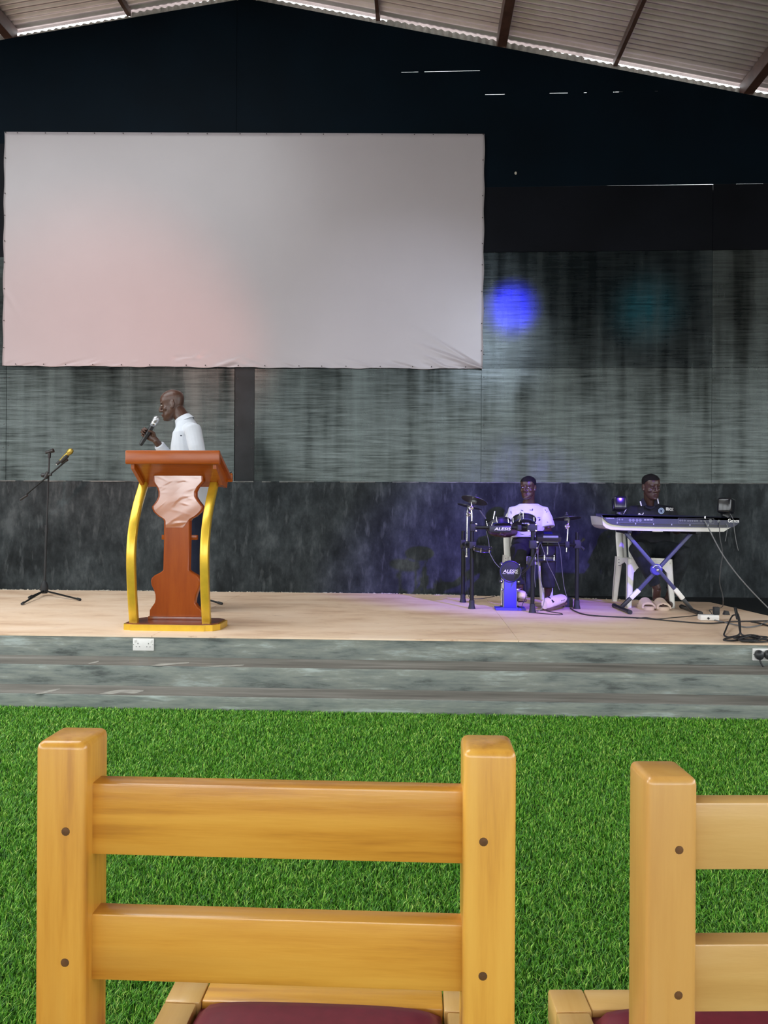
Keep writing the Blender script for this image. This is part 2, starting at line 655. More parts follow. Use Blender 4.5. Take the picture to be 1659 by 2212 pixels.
M['navy'] = mat('navy_trousers', (0.010, 0.014, 0.030), 0.8, var=0.25, vscale=14, spec=0.2)
M['jeans'] = mat('charcoal_jeans', (0.018, 0.022, 0.026), 0.85, var=0.4, vscale=18, spec=0.2)
M['darkcloth'] = mat('dark_grey_trousers', (0.020, 0.021, 0.024), 0.85, var=0.3, vscale=18, spec=0.2)
M['shoe'] = mat('pale_pink_clog', (0.72, 0.58, 0.55), 0.55, var=0.06)
M['slide'] = mat('beige_foam_slide', (0.62, 0.48, 0.36), 0.65, var=0.06)
M['silver'] = mat('silver_keyboard_case', (0.60, 0.58, 0.54), 0.35, metal=0.25, var=0.04)
M['goldmic'] = mat('gold_microphone', (0.42, 0.33, 0.07), 0.32, metal=0.7, var=0.08)
M['cable'] = mat('black_cable', (0.018, 0.018, 0.02), 0.55)
M['cable_grey'] = mat('grey_cable', (0.16, 0.165, 0.17), 0.5)
M['steel_mesh'] = mat('microphone_grille', (0.42, 0.43, 0.45), 0.35, metal=0.8, var=0.3, vscale=500)

# ================================================================== STRUCTURE
# stage lamps of the hall (hung from the roof, out of the picture), plus one added cool fill
XH = 7.2          # half width of the hall
YR = -9.0         # rear of the hall
def lamp_seen_in_gloss(px_, py_, zl):
    """lamp position whose image shows in the glossy wall at a surveyed point"""
    w_ = P(px_, py_, YW + .03)
    k_ = (zl - w_.z) / (w_.z - CAMZ)
    return w_, V(w_.x * (1 + k_), w_.y - k_ * w_.y, zl)


_t, _l = lamp_seen_in_gloss(1098, 668, 4.7)
spot('stage_lamp_blue_beam', _l, _t + V(.03, 0, 0), (0.004, 0.0, 1.0), 1400, 6.0, 1.0, 0.10)
_t = P(1120, 1190, 7.2)
spot('stage_lamp_blue_wash', (2.7, 2.6, 3.6), _t, (0.16, 0.06, 1.0), 2300, 29, 1.0, 0.05)
_t = P(200, 770, YW)
spot('stage_lamp_rose_wash', (-2.4, 1.0, 4.4), _t, (1.0, 0.30, 0.20), 900, 33, 1.0, 0.08)
_t = P(900, 740, YW)
spot('added_cool_fill', (1.6, 1.0, 4.5), _t, (0.72, 0.80, 1.0), 540, 25, 1.0, 0.08)  # unseen cool lamp added to brighten the screen's lower right
_t, _l = lamp_seen_in_gloss(1395, 670, 4.7)
spot('stage_lamp_teal_beam', _l, _t, (0.08, 0.75, 1.0), 25, 9, 1.0, 0.15)

portal('daylight_opening_rear', (0, YR + 0.1, 3.2), (math.radians(90), 0, math.radians(0)), 13.5, 4.0)
portal('daylight_opening_left', (-XH + 0.15, -1.5, 2.4), (math.radians(90), 0, math.radians(-90)), 14.0, 2.8)
portal('daylight_opening_right', (XH - 0.15, -1.5, 2.4), (math.radians(90), 0, math.radians(90)), 14.0, 2.8)

for _x0, _x1 in ((-4.85, -1.85), (-7.2, -4.85)):
    portal('daylight_roof_bay', ((_x0 + _x1) / 2, 3.4, 6.2 - 0.17 * abs((_x0 + _x1) / 2 + 1.75)), (0, 0, 0), _x1 - _x0, 4.6)
_rg = P(530, -8, YW)
_rr = P(1659, 208, YW)
_rl = P(0, 82, YW)
RX, RZ = _rg.x, _rg.z
SR = (RZ - _rr.z) / (_rr.x - RX)
SL = (RZ - _rl.z) / (RX - _rl.x)


def ztop(x, off=0.0):
    return (RZ - SR * (x - RX) if x > RX else RZ - SL * (RX - x)) + off


def Xw(px_):
    return P(px_, 900, YW).x


def Zw(py_, px_=1040):
    return P(px_, py_, YW).z


ZD = Zw(1041, 830)        # top of the plastered lower wall

# --- ground and hall
mb = MB(); mb.box2((-XH, YR, -0.06), (XH, 4.6, 0.0))
floor = mb.struct('floor', M['turf_base'])
mb = MB(); mb.box2((-60, -60, -0.30), (60, 60, -0.12))
mb.struct('floor_outside', M['earth'])
for side, sx in (('left', -1), ('right', 1)):
    mb = MB(); mb.box2((sx * XH, YR, -0.1), (sx * (XH + 0.2), YW + 0.3, 1.2))
    w = mb.struct('wall_' + side, M['hall'])
    mb = MB()
    zt = ztop(sx * XH) - 0.05
    mb.box2((sx * XH, YR, 3.8), (sx * (XH + 0.2), YW + 0.3, zt)); mb.part('lintel', M['hall'], w)
    y = YR
    while y < YW:
        mb = MB(); mb.box2((sx * XH, y, 1.0), (sx * (XH + 0.2), y + 0.3, 3.8)); mb.part('pillar', M['hall'], w)
        y += 2.75
    mb = MB(); mb.box2((sx * XH, 5.1, 1.0), (sx * (XH + 0.2), YW + 0.3, 3.8)); mb.part('wall_panel', M['hall'], w)
mb = MB(); mb.box2((-XH, YR - 0.2, -0.1), (XH, YR, 1.3))
w = mb.struct('wall_rear', M['hall'])
mb = MB()
mb.prism([(-XH, YR, 5.0), (XH, YR, 5.0), (XH, YR, ztop(XH)), (RX, YR, RZ), (-XH, YR, ztop(-XH))], (0, -0.2, 0)); mb.part('gable', M['hall'], w)
for x in (-7.2, -3.7, -0.15, 3.4, 6.9):
    mb = MB(); mb.box2((x, YR - 0.2, 1.3), (x + 0.3, YR, 5.0)); mb.part('pillar', M['hall'], w)

# --- roof: corrugated sheets (pitch 76 mm, running from ridge to eaves), purlins
PITCH, NCOR = 0.076, 10
ROFF = 0.17
ceil = bpy.data.objects.new('ceiling', None)
COL.objects.link(ceil)
ceil['kind'] = 'structure'
ORI['ceiling'] = Vector((0, 0, 0))


def roof_sheet_mesh(xa, xb):
    n = NCOR * 6 + 3
    vs, fs = [], []
    for k, x in enumerate((xa, xb)):
        for i in range(n):
            y = i * PITCH / 6
            vs.append((x, y, ztop(x, ROFF) + 0.018 * math.cos(2 * math.pi * i / 6)))
    vs2 = [(a, b, c + 0.0012) for a, b, c in vs]
    for i in range(n - 1):
        fs.append((i, i + 1, i + 1 + n, i + n))
    b = 2 * n
    fs2 = [(b + i + n, b + i + n + 1, b + i + 1, b + i) for i in range(n - 1)]
    me = bpy.data.meshes.new('roof_sheet')
    me.from_pydata(vs + vs2, [], fs + fs2)
    finish(me, 180)
    me.materials.append(M['steel'])
    return me


sheets = [roof_sheet_mesh(RX - 3.05, RX + 0.0), roof_sheet_mesh(RX, RX + 3.05), roof_sheet_mesh(-XH - 0.3, RX - 3.0), roof_sheet_mesh(RX + 3.0, RX + 6.0), roof_sheet_mesh(RX + 5.95, XH + 0.3)]
ROOFLIGHT, RL0, RL1 = (0, 2), 1.2, 5.2      # clear bays in the left pitch of the roof
k = 0
y = YW + 0.175 - 23 * PITCH * NCOR
while y < YW - 0.2:
    for i, me in enumerate(sheets):
        if i in ROOFLIGHT and RL0 < y < RL1:
            continue
        o = bpy.data.objects.new('roof_sheet', me)
        COL.objects.link(o)
        o.parent = ceil
        o.location = (0, y, 0.003 * (k % 2) + (0.004 if i > 1 else 0))
    y += PITCH * NCOR
    k += 1
for pxx, wd, ht in ((14, 0.10, 0.15), (268, 0.045, 0.07), (530, 0.16, 0.12), (815, 0.045, 0.07), (1085, 0.095, 0.15), (1336, 0.045, 0.07), (1620, 0.10, 0.15), (1880, 0.05, 0.07), (-240, 0.05, 0.07)):
    x = P(pxx, 110, YW).x
    z = ztop(x, ROFF - 0.014)
    mb = MB()
    mb.box2((x - wd / 2, YR, z - ht), (x + wd / 2, YW + 0.13, z), 0.004, 1)
    mb.part('purlin', M['purlin'], ceil)

# --- back wall: plastered lower part, black plywood sheets above
mb = MB()
mb.box2((-XH, YW, 0.0), (XH, YW + 0.2, ZD))
mb.box2((-XH, YW + 0.055, ZD), (XH, YW + 0.09, Zw(412)))
wall = mb.struct('wall_back', M['dado'])
def yb0(x):
    pts_ = [G(0, 1272, ZST), G(830, 1281.5, ZST), G(1270, 1293, ZST), G(1535, 1301, ZST)]
    if x <= pts_[0].x:
        return YW
    for a_, b_ in zip(pts_, pts_[1:]):
        if a_.x <= x <= b_.x:
            return a_.y + (b_.y - a_.y) * (x - a_.x) / (b_.x - a_.x)
    return YW


xs_ = [-XH + 14.4 * i / 160 for i in range(161)]
mb = MB()
rnd = random.Random(5)
for i in range(160):      # broken pale strip, the ledge's edge highlight put in as colour
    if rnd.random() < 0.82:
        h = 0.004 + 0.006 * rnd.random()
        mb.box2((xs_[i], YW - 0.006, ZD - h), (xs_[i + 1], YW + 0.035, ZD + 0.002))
o = mb.part('ledge_highlight_strip', M['ledge_highlight'], wall)
mb = MB()
for i in range(900):      # bare plaster crumbs at the foot of the wall
    x = rnd.uniform(-4.6, 2.4)
    if rnd.random() < 0.55 + 0.4 * math.sin(x * 3.1) * math.sin(x * 7.3):
        mb.ell((x, min(YW, yb0(x)) - 0.004 - 0.02 * rnd.random(), ZST + 0.001), (0.004 + 0.014 * rnd.random() ** 2, 0.006, 0.003 + 0.006 * rnd.random() ** 2), None, 6, 4)
o = mb.part('plaster_crumbs', M['edge'], wall)
o['kind'] = 'stuff'

TH = 0.016


def wpanel(x0, x1, z0, z1, notch=(), y=YW + 0.03, mt='ply', gap=0.0018, tilt=0.0):
    x0 += gap; x1 -= gap
    poly = [(x0, z0 + gap)]
    for a, b, h in notch:
        poly += [(a, z0 + gap), (a + 0.005, z0 + gap + h), (b - 0.005, z0 + gap + h), (b, z0 + gap)]
    poly += [(x1, z0 + gap)]
    zt_ = 20.0 if z1 is None else z1 - gap
    poly += [(x1, zt_), (x0, zt_)]
    for sgn, sl in ((1, SR), (-1, SL)):              # trim to the roof pitches
        f_ = lambda q: RZ - sl * sgn * (q[0] - RX) - q[1]
        out = []
        for q0, q1 in zip(poly, poly[1:] + poly[:1]):
            d0, d1 = f_(q0), f_(q1)
            if d0 >= 0:
                out.append(q0)
            if (d0 >= 0) != (d1 >= 0):
                t_ = d0 / (d0 - d1)
                out.append((q0[0] + (q1[0] - q0[0]) * t_, q0[1] + (q1[1] - q0[1]) * t_))
        poly = out
        if len(poly) < 3:
            return None
    m_ = MB()
    xm = (x0 + x1) / 2
    m_.prism([(a, y + tilt * (a - xm), c) for a, c in poly], (0, TH if mt in ('ply', 'ply_mid', 'ply_dark', 'ply_black') else 0.005, 0))
    return m_.part('panel', M[mt], wall, smooth=0)


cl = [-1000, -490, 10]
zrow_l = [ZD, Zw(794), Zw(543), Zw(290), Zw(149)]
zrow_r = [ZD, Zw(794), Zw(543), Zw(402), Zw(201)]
rt = random.Random(11)
for a, b in ((-1010, -490), (-490, 10), (10, 505), (548, 1040)):
    for k in range(5):
        xa, xb = Xw(a), Xw(b)
        nt_ = ()
        if k == 4 and a == 548:
            nt_ = ((Xw(862), Xw(900), 0.0035), (Xw(912), Xw(1034), 0.0036))
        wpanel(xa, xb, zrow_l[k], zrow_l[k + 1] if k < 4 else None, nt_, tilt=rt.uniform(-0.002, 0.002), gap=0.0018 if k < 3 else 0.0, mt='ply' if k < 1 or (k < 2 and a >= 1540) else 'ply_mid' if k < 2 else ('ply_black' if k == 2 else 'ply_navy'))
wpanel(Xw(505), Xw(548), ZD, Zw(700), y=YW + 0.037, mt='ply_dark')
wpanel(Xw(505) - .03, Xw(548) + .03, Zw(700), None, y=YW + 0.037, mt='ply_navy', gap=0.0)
for a, b in ((1040, 1540), (1540, 2040), (2040, 2560)):
    for k in range(5):
        nt_ = ()
        if k == 4 and a == 1040:
            nt_ = ((Xw(1044), Xw(1088), 0.0035), (Xw(1184), Xw(1225), 0.0041), (Xw(1258), Xw(1266), 0.0037), (Xw(1322), Xw(1344), 0.0042), (Xw(1412), Xw(1420), 0.005))
        if k == 3 and a == 1040:
            nt_ = ((Xw(1310), Xw(1538), 0.0003),)
        if k == 3 and a == 1540:
            nt_ = ((Xw(1590), Xw(1650), 0.0006),)
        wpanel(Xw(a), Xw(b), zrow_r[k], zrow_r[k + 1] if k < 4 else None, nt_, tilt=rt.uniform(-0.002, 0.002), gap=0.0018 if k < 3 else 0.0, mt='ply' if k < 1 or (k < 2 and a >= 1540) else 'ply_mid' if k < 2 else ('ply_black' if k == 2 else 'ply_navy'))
for px_, py_ in ((10, 1), (505, 1), (548, 1), (1040, 2), (1540, 2)):      # nail heads along the sheet joints
    for j in range(9 if py_ == 2 else 5):
        z = ZD + 0.12 + j * 0.24
        for dx in (-0.028, 0.028):
            if rt.random() < 0.8:
                mb = MB()
                mb.lathe([(0.0045, 0), (0.0045, 0.002), (0.002, 0.003)], (Xw(px_) + dx + rt.uniform(-.006, .006), YW + 0.031, z + rt.uniform(-.02, .02)), (0, -1, 0), 6)
                mb.part('nail_head', M['nail'], wall)
# pale blob whose colour stands in for daylight through a torn hole
mb = MB()
mb.ell(P(1114, 374, YW + 0.03), (0.012, 0.004, 0.017), None, 8, 6)
mb.part('daylight_spot', M['edge'], wall)

# outer corrugated cladding seen in the gap under the roof
x = -XH
kk = 0
rc = random.Random(3)
while x < XH:
    wdt = 0.076 * 9
    hoff = rc.choice((0.105, 0.118, 0.128, 0.135))
    n = 9 * 6 + 1
    vs, fs = [], []
    for i in range(n):
        xx = x + i * 0.076 / 6
        yy = YW + 0.15 + 0.011 * math.cos(2 * math.pi * i / 6)
        vs += [(xx, yy, ztop(xx) - 0.16), (xx, yy, ztop(xx) + hoff)]
    for i in range(n - 1):
        fs.append((2 * i, 2 * i + 2, 2 * i + 3, 2 * i + 1))
    m_ = MB(); m_.add(vs, fs)
    m_.part('cladding_sheet', M['clad'], wall, smooth=180)
    x += wdt
    kk += 1

# --- steps and stage
Y1, Y2, Y3 = 4.54, 4.786, 5.083
Z1, Z2 = 0.090, 0.217
YB = YW + 0.02
mb = MB(); mb.box2((-XH, Y1, -0.05), (XH, YB, Z1), 0.006, 2)
s1 = mb.struct('floor_step_lower', M['riser'])
mb = MB(); mb.box2((-XH, Y1 + 0.012, Z1 - 0.002), (XH, Y2 + 0.01, Z1 + 0.002)); mb.part('tread', M['tread'], s1)
mb = MB(); mb.box2((-XH, Y2, Z1 - 0.02), (XH, YB, Z2), 0.006, 2)
s2 = mb.struct('floor_step_upper', M['riser'])
mb = MB(); mb.box2((-XH, Y2 + 0.012, Z2 - 0.002), (XH, Y3 + 0.01, Z2 + 0.002)); mb.part('tread', M['tread'], s2)
mb = MB(); mb.box2((-XH, Y3, Z2 - 0.02), (XH, YB, ZST - 0.008), 0.004, 2)
s3 = mb.struct('floor_stage', M['riser'])
mb = MB(); mb.box2((-XH, Y3 + 0.02, ZST - 0.012), (XH, YW, ZST - 0.005)); mb.part('painted_margin', M['black_floor'], s3)
bnd = [G(0, 1272, ZST), G(830, 1281.5, ZST), G(1270, 1293, ZST), G(1535, 1301, ZST), G(1659, 1330, ZST)]
bnd = [(-XH, YW - 0.005)] + [(p.x, min(p.y, YW - 0.005)) for p in bnd]
_e = bnd[-1]; _d = bnd[-2]
sl_ = (_e[1] - _d[1]) / (_e[0] - _d[0])
bnd.append((_e[0] + (5.15 - _e[1]) / sl_, 5.15))


def yb(x):
    for (xa, ya), (xb, yb_) in zip(bnd, bnd[1:]):
        if xa <= x <= xb:
            return ya + (yb_ - ya) * (x - xa) / (xb - xa)
    return 5.15


xc = [-XH, -6.66, -4.22, -1.78, 0.66, 3.10, bnd[-1][0]]
for a, b in zip(xc, xc[1:]):
    a2, b2 = a + 0.0015, b - 0.0015
    pts = [(a2, Y3 - 0.012), (b2, Y3 - 0.012), (b2, yb(b2))] + [q for q in reversed(bnd) if a2 < q[0] < b2] + [(a2, yb(a2))]
    mb = MB()
    mb.prism([(p[0], p[1], ZST - 0.012) for p in pts], (0, 0, 0.012))
    mb.part('floor_sheet', M['stage'], s3, smooth=0)

# pale paint smears on the treads
for pts_, zz, s_ in (([(325, 1438), (345, 1434), (365, 1433), (405, 1431), (404, 1433), (370, 1436), (345, 1439)], Z2, s2), ([(445, 1439), (490, 1437), (525, 1436), (522, 1438), (490, 1440), (460, 1440)], Z2, s2),
                     ([(75, 1499), (95, 1494), (125, 1488), (128, 1490), (105, 1496), (90, 1499)], Z1, s1), ([(215, 1499), (240, 1493), (270, 1490), (310, 1492), (290, 1498), (262, 1496), (240, 1500)], Z1, s1), ([(190, 1433), (212, 1428), (210, 1431), (195, 1434)], Z2, s2)):
    mb = MB(); mb.prism(smooth_path([G(x, y, zz + 0.0022) for x, y in pts_ + pts_[:1]], 5)[:-1], (0, 0, 0.0012)); mb.part('paint_smear', M['smear'], s_, smooth=0)

# --- artificial turf
def turf():
    rng = np.random.default_rng(4)
    N = 520000
    y = 1.55 + (4.54 - 1.55) * rng.random(N) ** 1.15
    x = (rng.random(N) * (1.20 * y + 0.7)) - (0.64 * y + 0.35)
    far = (y - 1.55) / 3.0
    h = (0.012 + 0.014 * rng.random(N)) * (0.92 + 0.2 * far)
    wd = (0.0016 + 0.0012 * rng.random(N)) * (1 + 0.9 * far)
    cl = np.sin(x * 23 + 3 * np.sin(y * 17)) * np.cos(y * 27 + 2 * np.sin(x * 13))
    az = rng.random(N) * 2 * np.pi
    lean = (0.25 + 0.85 * rng.random(N)) * (1 + 0.25 * cl)
    dx, dy = np.cos(az), np.sin(az)
    px, py = -dy, dx
    V_ = np.zeros((N, 5, 3), np.float32)
    def put(i, along, up, side):
        V_[:, i, 0] = x + dx * along + px * side
        V_[:, i, 1] = y + dy * along + py * side
        V_[:, i, 2] = up
    put(0, 0 * h, 0 * h, -wd / 2)
    put(1, 0 * h, 0 * h, wd / 2)
    put(2, 0.30 * h * lean, 0.62 * h, wd * 0.42)
    put(3, 0.30 * h * lean, 0.62 * h, -wd * 0.42)
    put(4, 0.95 * h * lean, h * (1.0 - 0.12 * lean), 0 * h)
    me = bpy.data.meshes.new('turf_grass')
    me.vertices.add(N * 5)
    me.vertices.foreach_set('co', V_.reshape(-1))
    base = (np.arange(N) * 5)[:, None]
    idx = (base + np.array([0, 1, 2, 0, 2, 3, 3, 2, 4])[None, :]).astype(np.int32).reshape(-1)
    me.loops.add(N * 9)
    me.loops.foreach_set('vertex_index', idx)
    me.polygons.add(N * 3)
    me.polygons.foreach_set('loop_start', np.arange(N * 3, dtype=np.int32) * 3)
    me.polygons.foreach_set('loop_total', np.full(N * 3, 3, np.int32))
    me.update()
    mt, nt, bs = _new('green_turf_blades')
    ge = nt.nodes.new('ShaderNodeNewGeometry')
    c = _ramp(nt, ge.outputs['Random Per Island'], [(0.0, (0.019, 0.09, 0.005)), (0.3, (0.055, 0.23, 0.010)), (0.65, (0.112, 0.37, 0.019)), (0.92, (0.29, 0.57, 0.065)), (1.0, (0.52, 0.70, 0.16))])
    _lnk(nt, c, bs.inputs['Base Color'])
    bs.inputs['Roughness'].default_value = 0.45
    bs.inputs['Specular IOR Level'].default_value = 0.35
    me.materials.append(mt)
    o = bpy.data.objects.new('turf_grass', me)
    COL.objects.link(o)
    o['kind'] = 'stuff'
    tag(o, 'bright green artificial turf covering the floor before the steps', 'turf')


turf()

# --- projection screen
def screen():
    loc = P(526, 793, YW - 0.02)
    root = thing('projection_screen', 'large white vinyl projection sheet nailed to the black wall', 'screen', loc)
    nx, nz = 200, 100
    YS = YW + 0.012
    TL, TR, BR, BL = P(10, 285, YS), P(1047, 289.5, YS), P(1043, 797, YS), P(6, 790, YS)
    rr = random.Random(2)
    cre = []

    def seg(x0, y0, x1, y1, wd, amp):
        cre.append((x0, y0, x1, y1, wd, amp))
    for k in range(46):        # puckers along the bottom edge
        x = 15 + 1020 * rr.random()
        a = rr.choice((-1, 1)) * rr.uniform(0.15, 0.55)
        L = rr.uniform(22, 75)
        seg(x, 794, x + L * math.cos(a) * (1 if x < 520 else -1), 794 - abs(L * math.sin(a)), rr.uniform(2.0, 4.0), rr.uniform(-0.009, 0.011))
    for k in range(12):
        x = rr.uniform(270, 450)
        seg(x, 768 + 18 * rr.random(), x + rr.uniform(15, 60), 750 + 30 * rr.random(), rr.uniform(2, 4), rr.uniform(-0.008, 0.010))
    for k in range(9):         # corners
        a = rr.uniform(0.1, 1.2)
        seg(1040, 792, 1040 - 150 * math.cos(a * .45), 792 - 90 * math.sin(a), 3.2, rr.uniform(0.002, 0.006))
    seg(1038, 300, 975, 380, 4, 0.009); seg(1030, 310, 985, 362, 2.5, -0.007)
    seg(12, 630, 55, 700, 4, 0.006); seg(10, 640, 40, 690, 3, -0.005); seg(12, 300, 90, 320, 4, 0.004)
    for x in (408, 440, 470, 520, 800, 950, 958, 942):
        seg(x, rr.uniform(600, 640), x + 4, rr.uniform(680, 760), 3.5, rr.uniform(-0.0012, 0.0012))
    vs, fs = [], []
    for j in range(nz + 1):
        # denser rows near the bottom
        t = j / nz
        t = 1 - (1 - t) ** 1.7
        for i in range(nx + 1):
            s = i / nx
            p = (TL * (1 - s) + TR * s) * (1 - t) + (BL * (1 - s) + BR * s) * t
            X, Yp = 10 + s * 1035, 286 + t * 508
            d = 0.0
            for x0, y0, x1, y1, wd, am in cre:
                ux, uy = x1 - x0, y1 - y0
                L2 = ux * ux + uy * uy
                q = ((X - x0) * ux + (Yp - y0) * uy) / L2
                if -0.15 < q < 1.15:
                    ex, ey = X - (x0 + q * ux), Yp - (y0 + q * uy)
                    dd = (ex * ex + ey * ey) / (wd * wd)
                    if dd < 9:
                        d += am * math.exp(-dd) * max(0, min(1, (1.15 - q))) * min(1, (q + .15) / .3)
            d += 0.006 * math.sin(s * 3.1) * math.sin(t * 3.1)
            e = 0.0
            if j == nz:
                e = 0.006 * math.sin(s * 41) + 0.004 * math.sin(s * 97 + 1)
            if i in (0, nx):
                p = p + Vector((0.004 * math.sin(t * 37 + i), 0, 0))
            vs.append((p.x, p.y - d - 0.004, p.z + e))
    for j in range(nz):
        for i in range(nx):
            a = j * (nx + 1) + i
            fs.append((a, a + nx + 1, a + nx + 2, a + 1))
    n = len(vs)
    mb = MB()
    mb.add(vs, fs)
    o = mb.part('sheet', M['screen'], root, smooth=180)
    sd = o.modifiers.new('thick', 'SOLIDIFY'); sd.thickness = 0.002; sd.offset = 1
    for k in range(17):
        s = (k + 0.15 + 0.5 * rr.random()) / 17
        for a, b, up in ((TL, TR, -1), (BL, BR, 1)):
            p = a * (1 - s) + b * s + Vector((0, -0.014, 0.016 * up))
            m_ = MB(); m_.lathe([(0.006, 0), (0.006, 0.003), (0.002, 0.005)], p, (0, -1, 0), 8); m_.part('nail', M['nail'], root)
    for k in range(9):
        s = (k + 0.4 * rr.random()) / 9
        for a, b, sd_ in ((TL, BL, 1), (TR, BR, -1)):
            p = a * (1 - s) + b * s + Vector((0.016 * sd_, -0.012, 0))
            m_ = MB(); m_.lathe([(0.006, 0), (0.006, 0.003), (0.002, 0.005)], p, (0, -1, 0), 8); m_.part('nail', M['nail'], root)


screen()

# ================================================================== CHAIRS IN THE FOREGROUND
def wood_chair(label, xl, xr, yfront, ztp, rot, rails, zseat, sd, px_, pz_, py_, group):
    """xl/xr outer x of the back posts, yfront camera-side face; built square then turned about the left post"""
    loc = V((xl + xr) / 2, yfront + 0.2, 0)
    root = thing('wooden_chair', label, 'chair', loc, group)
    R = Matrix.Rotation(rot, 3, 'Z')
    piv = V(xl, yfront, 0)

    def done(m_, name, mt, smooth=40, parent=None):
        m_.v = [R @ (v - piv) + piv for v in m_.v]
        return m_.part(name, M[mt], parent or root, smooth)
    pw, pd = 0.0515, 0.060
    for s, x in ((-1, xl), (1, xr - pw)):
        m_ = MB()
        m_.box2((x, yfront, 0.0), (x + pw, yfront + pd, ztp), 0.0075, 3)
        done(m_, 'post', pz_)
    xi0, xi1 = xl + pw - 0.004, xr - pw + 0.004
    for z0, z1 in rails:
        m_ = MB()
        m_.box2((xi0, yfront + 0.018, z0), (xi1, yfront + 0.018 + 0.024, z1), 0.0025, 2)
        done(m_, 'back_rail', px_)
        for x in (xl + pw * 0.62, xr - pw * 0.62):
            m_ = MB()
            m_.lathe([(0.0045, 0), (0.0040, 0.0008), (0.001, 0.001)], (x, yfront + 0.0002, (z0 + z1) / 2 - 0.006), (0, -1, 0), 12)
            done(m_, 'dowel', 'dowel')
    y0, y1 = yfront + pd - 0.005, yfront + sd
    m_ = MB(); m_.box2((xl, y1 - 0.055, zseat - 0.05), (xl + 0.055, y1, zseat), 0.004); done(m_, 'seat_corner_block', py_)
    m_ = MB(); m_.box2((xr - 0.055, y1 - 0.055, zseat - 0.05), (xr, y1, zseat), 0.004); done(m_, 'seat_corner_block', py_)
    m_ = MB(); m_.box2((xl + 0.056, y1 - 0.05, zseat - 0.05), (xr - 0.056, y1, zseat - 0.001), 0.003); done(m_, 'seat_rail', px_)
    m_ = MB(); m_.box2((xl + 0.056, y0, zseat - 0.05), (xr - 0.056, y0 + 0.045, zseat - 0.001), 0.003); done(m_, 'seat_rail', px_)
    for a in (xl, xr - 0.05):
        m_ = MB(); m_.box2((a, y0, zseat - 0.05), (a + 0.05, y1 - 0.056, zseat - 0.001), 0.003); done(m_, 'seat_rail', py_)
    for a in (xl + 0.002, xr - 0.052):
        m_ = MB(); m_.box2((a, y1 - 0.052, 0.0), (a + 0.05, y1 - 0.002, zseat - 0.049), 0.004); done(m_, 'leg', pz_)
    for z in (0.12,):
        m_ = MB(); m_.box2((xl + 0.05, y1 - 0.035, z), (xr - 0.05, y1 - 0.012, z + 0.045), 0.003); done(m_, 'stretcher', px_)
        for a in (xl + 0.012, xr - 0.036):
            m_ = MB(); m_.box2((a, y0, z + 0.05), (a + 0.024, y1 - 0.05, z + 0.095), 0.003); done(m_, 'stretcher', py_)
    m_ = MB()
    # padded seat: domed grid
    n = 18
    xa, xb, ya, yb_ = xl + 0.049, xr - 0.053, y0 + 0.04, y1 - 0.046
    vs, fs = [], []
    for j in range(n + 1):
        for i in range(n + 1):
            u, v = 2 * i / n - 1, 2 * j / n - 1
            du = 1 - abs(u) ** 6
            dv = 1 - abs(v) ** 6
            h = (max(0, du * dv)) ** 0.45
            # round the corners
            k = 1 - 0.035 * (u * u) * (v * v)
            vs.append(((xa + xb) / 2 + (xb - xa) / 2 * u * k, (ya + yb_) / 2 + (yb_ - ya) / 2 * v * k, zseat - 0.012 + 0.030 * h))
    for j in range(n):
        for i in range(n):
            a = j * (n + 1) + i
            fs.append((a, a + 1, a + n + 2, a + n + 1))
    b = len(vs)
    ring = [i for i in range(n + 1)] + [(n + 1) * j + n for j in range(1, n + 1)] + [(n + 1) * n + i for i in range(n - 1, -1, -1)] + [(n + 1) * j for j in range(n - 1, 0, -1)]
    low = [(vs[i][0], vs[i][1], zseat - 0.04) for i in ring]
    vs += low
    for q in range(len(ring)):
        r2 = (q + 1) % len(ring)
        fs.append((ring[q], b + q, b + r2, ring[r2]))
    fs.append(tuple(range(b, b + len(ring))))
    m_.add(vs, fs)
    done(m_, 'seat_cushion', 'maroon', 60)
    return root


YC = 0.752
def zat(x, y, Y):
    return P(x, y, Y).z
wood_chair('orange varnished wooden chair with two back rails, nearest the camera at centre left',
           P(74, 1800, YC).x, P(1116, 1800, YC).x, YC, zat(130, 1604, YC), 0.0,
           [(zat(600, 1857, YC + .018), zat(600, 1700, YC + .018)), (zat(600, 2131, YC + .018), zat(600, 1986, YC + .018))],
           0.455, 0.455, 'pine_x', 'pine_z', 'pine_y', 'wooden chairs in the front row')
YC2 = 0.785
_x2 = P(1399, 1900, YC2).x
wood_chair('paler lower wooden chair at the right edge, cut off by the frame',
           _x2, _x2 + 0.47, YC2, zat(1450, 1682, YC2), 0.062,
           [(zat(1560, 1885, YC2 + .018), zat(1560, 1738, YC2 + .018)), (zat(1560, 2194, YC2 + .018), zat(1560, 2046, YC2 + .018))],
           0.455, 0.43, 'pale_x', 'pale_z', 'pine_y', 'wooden chairs in the front row')


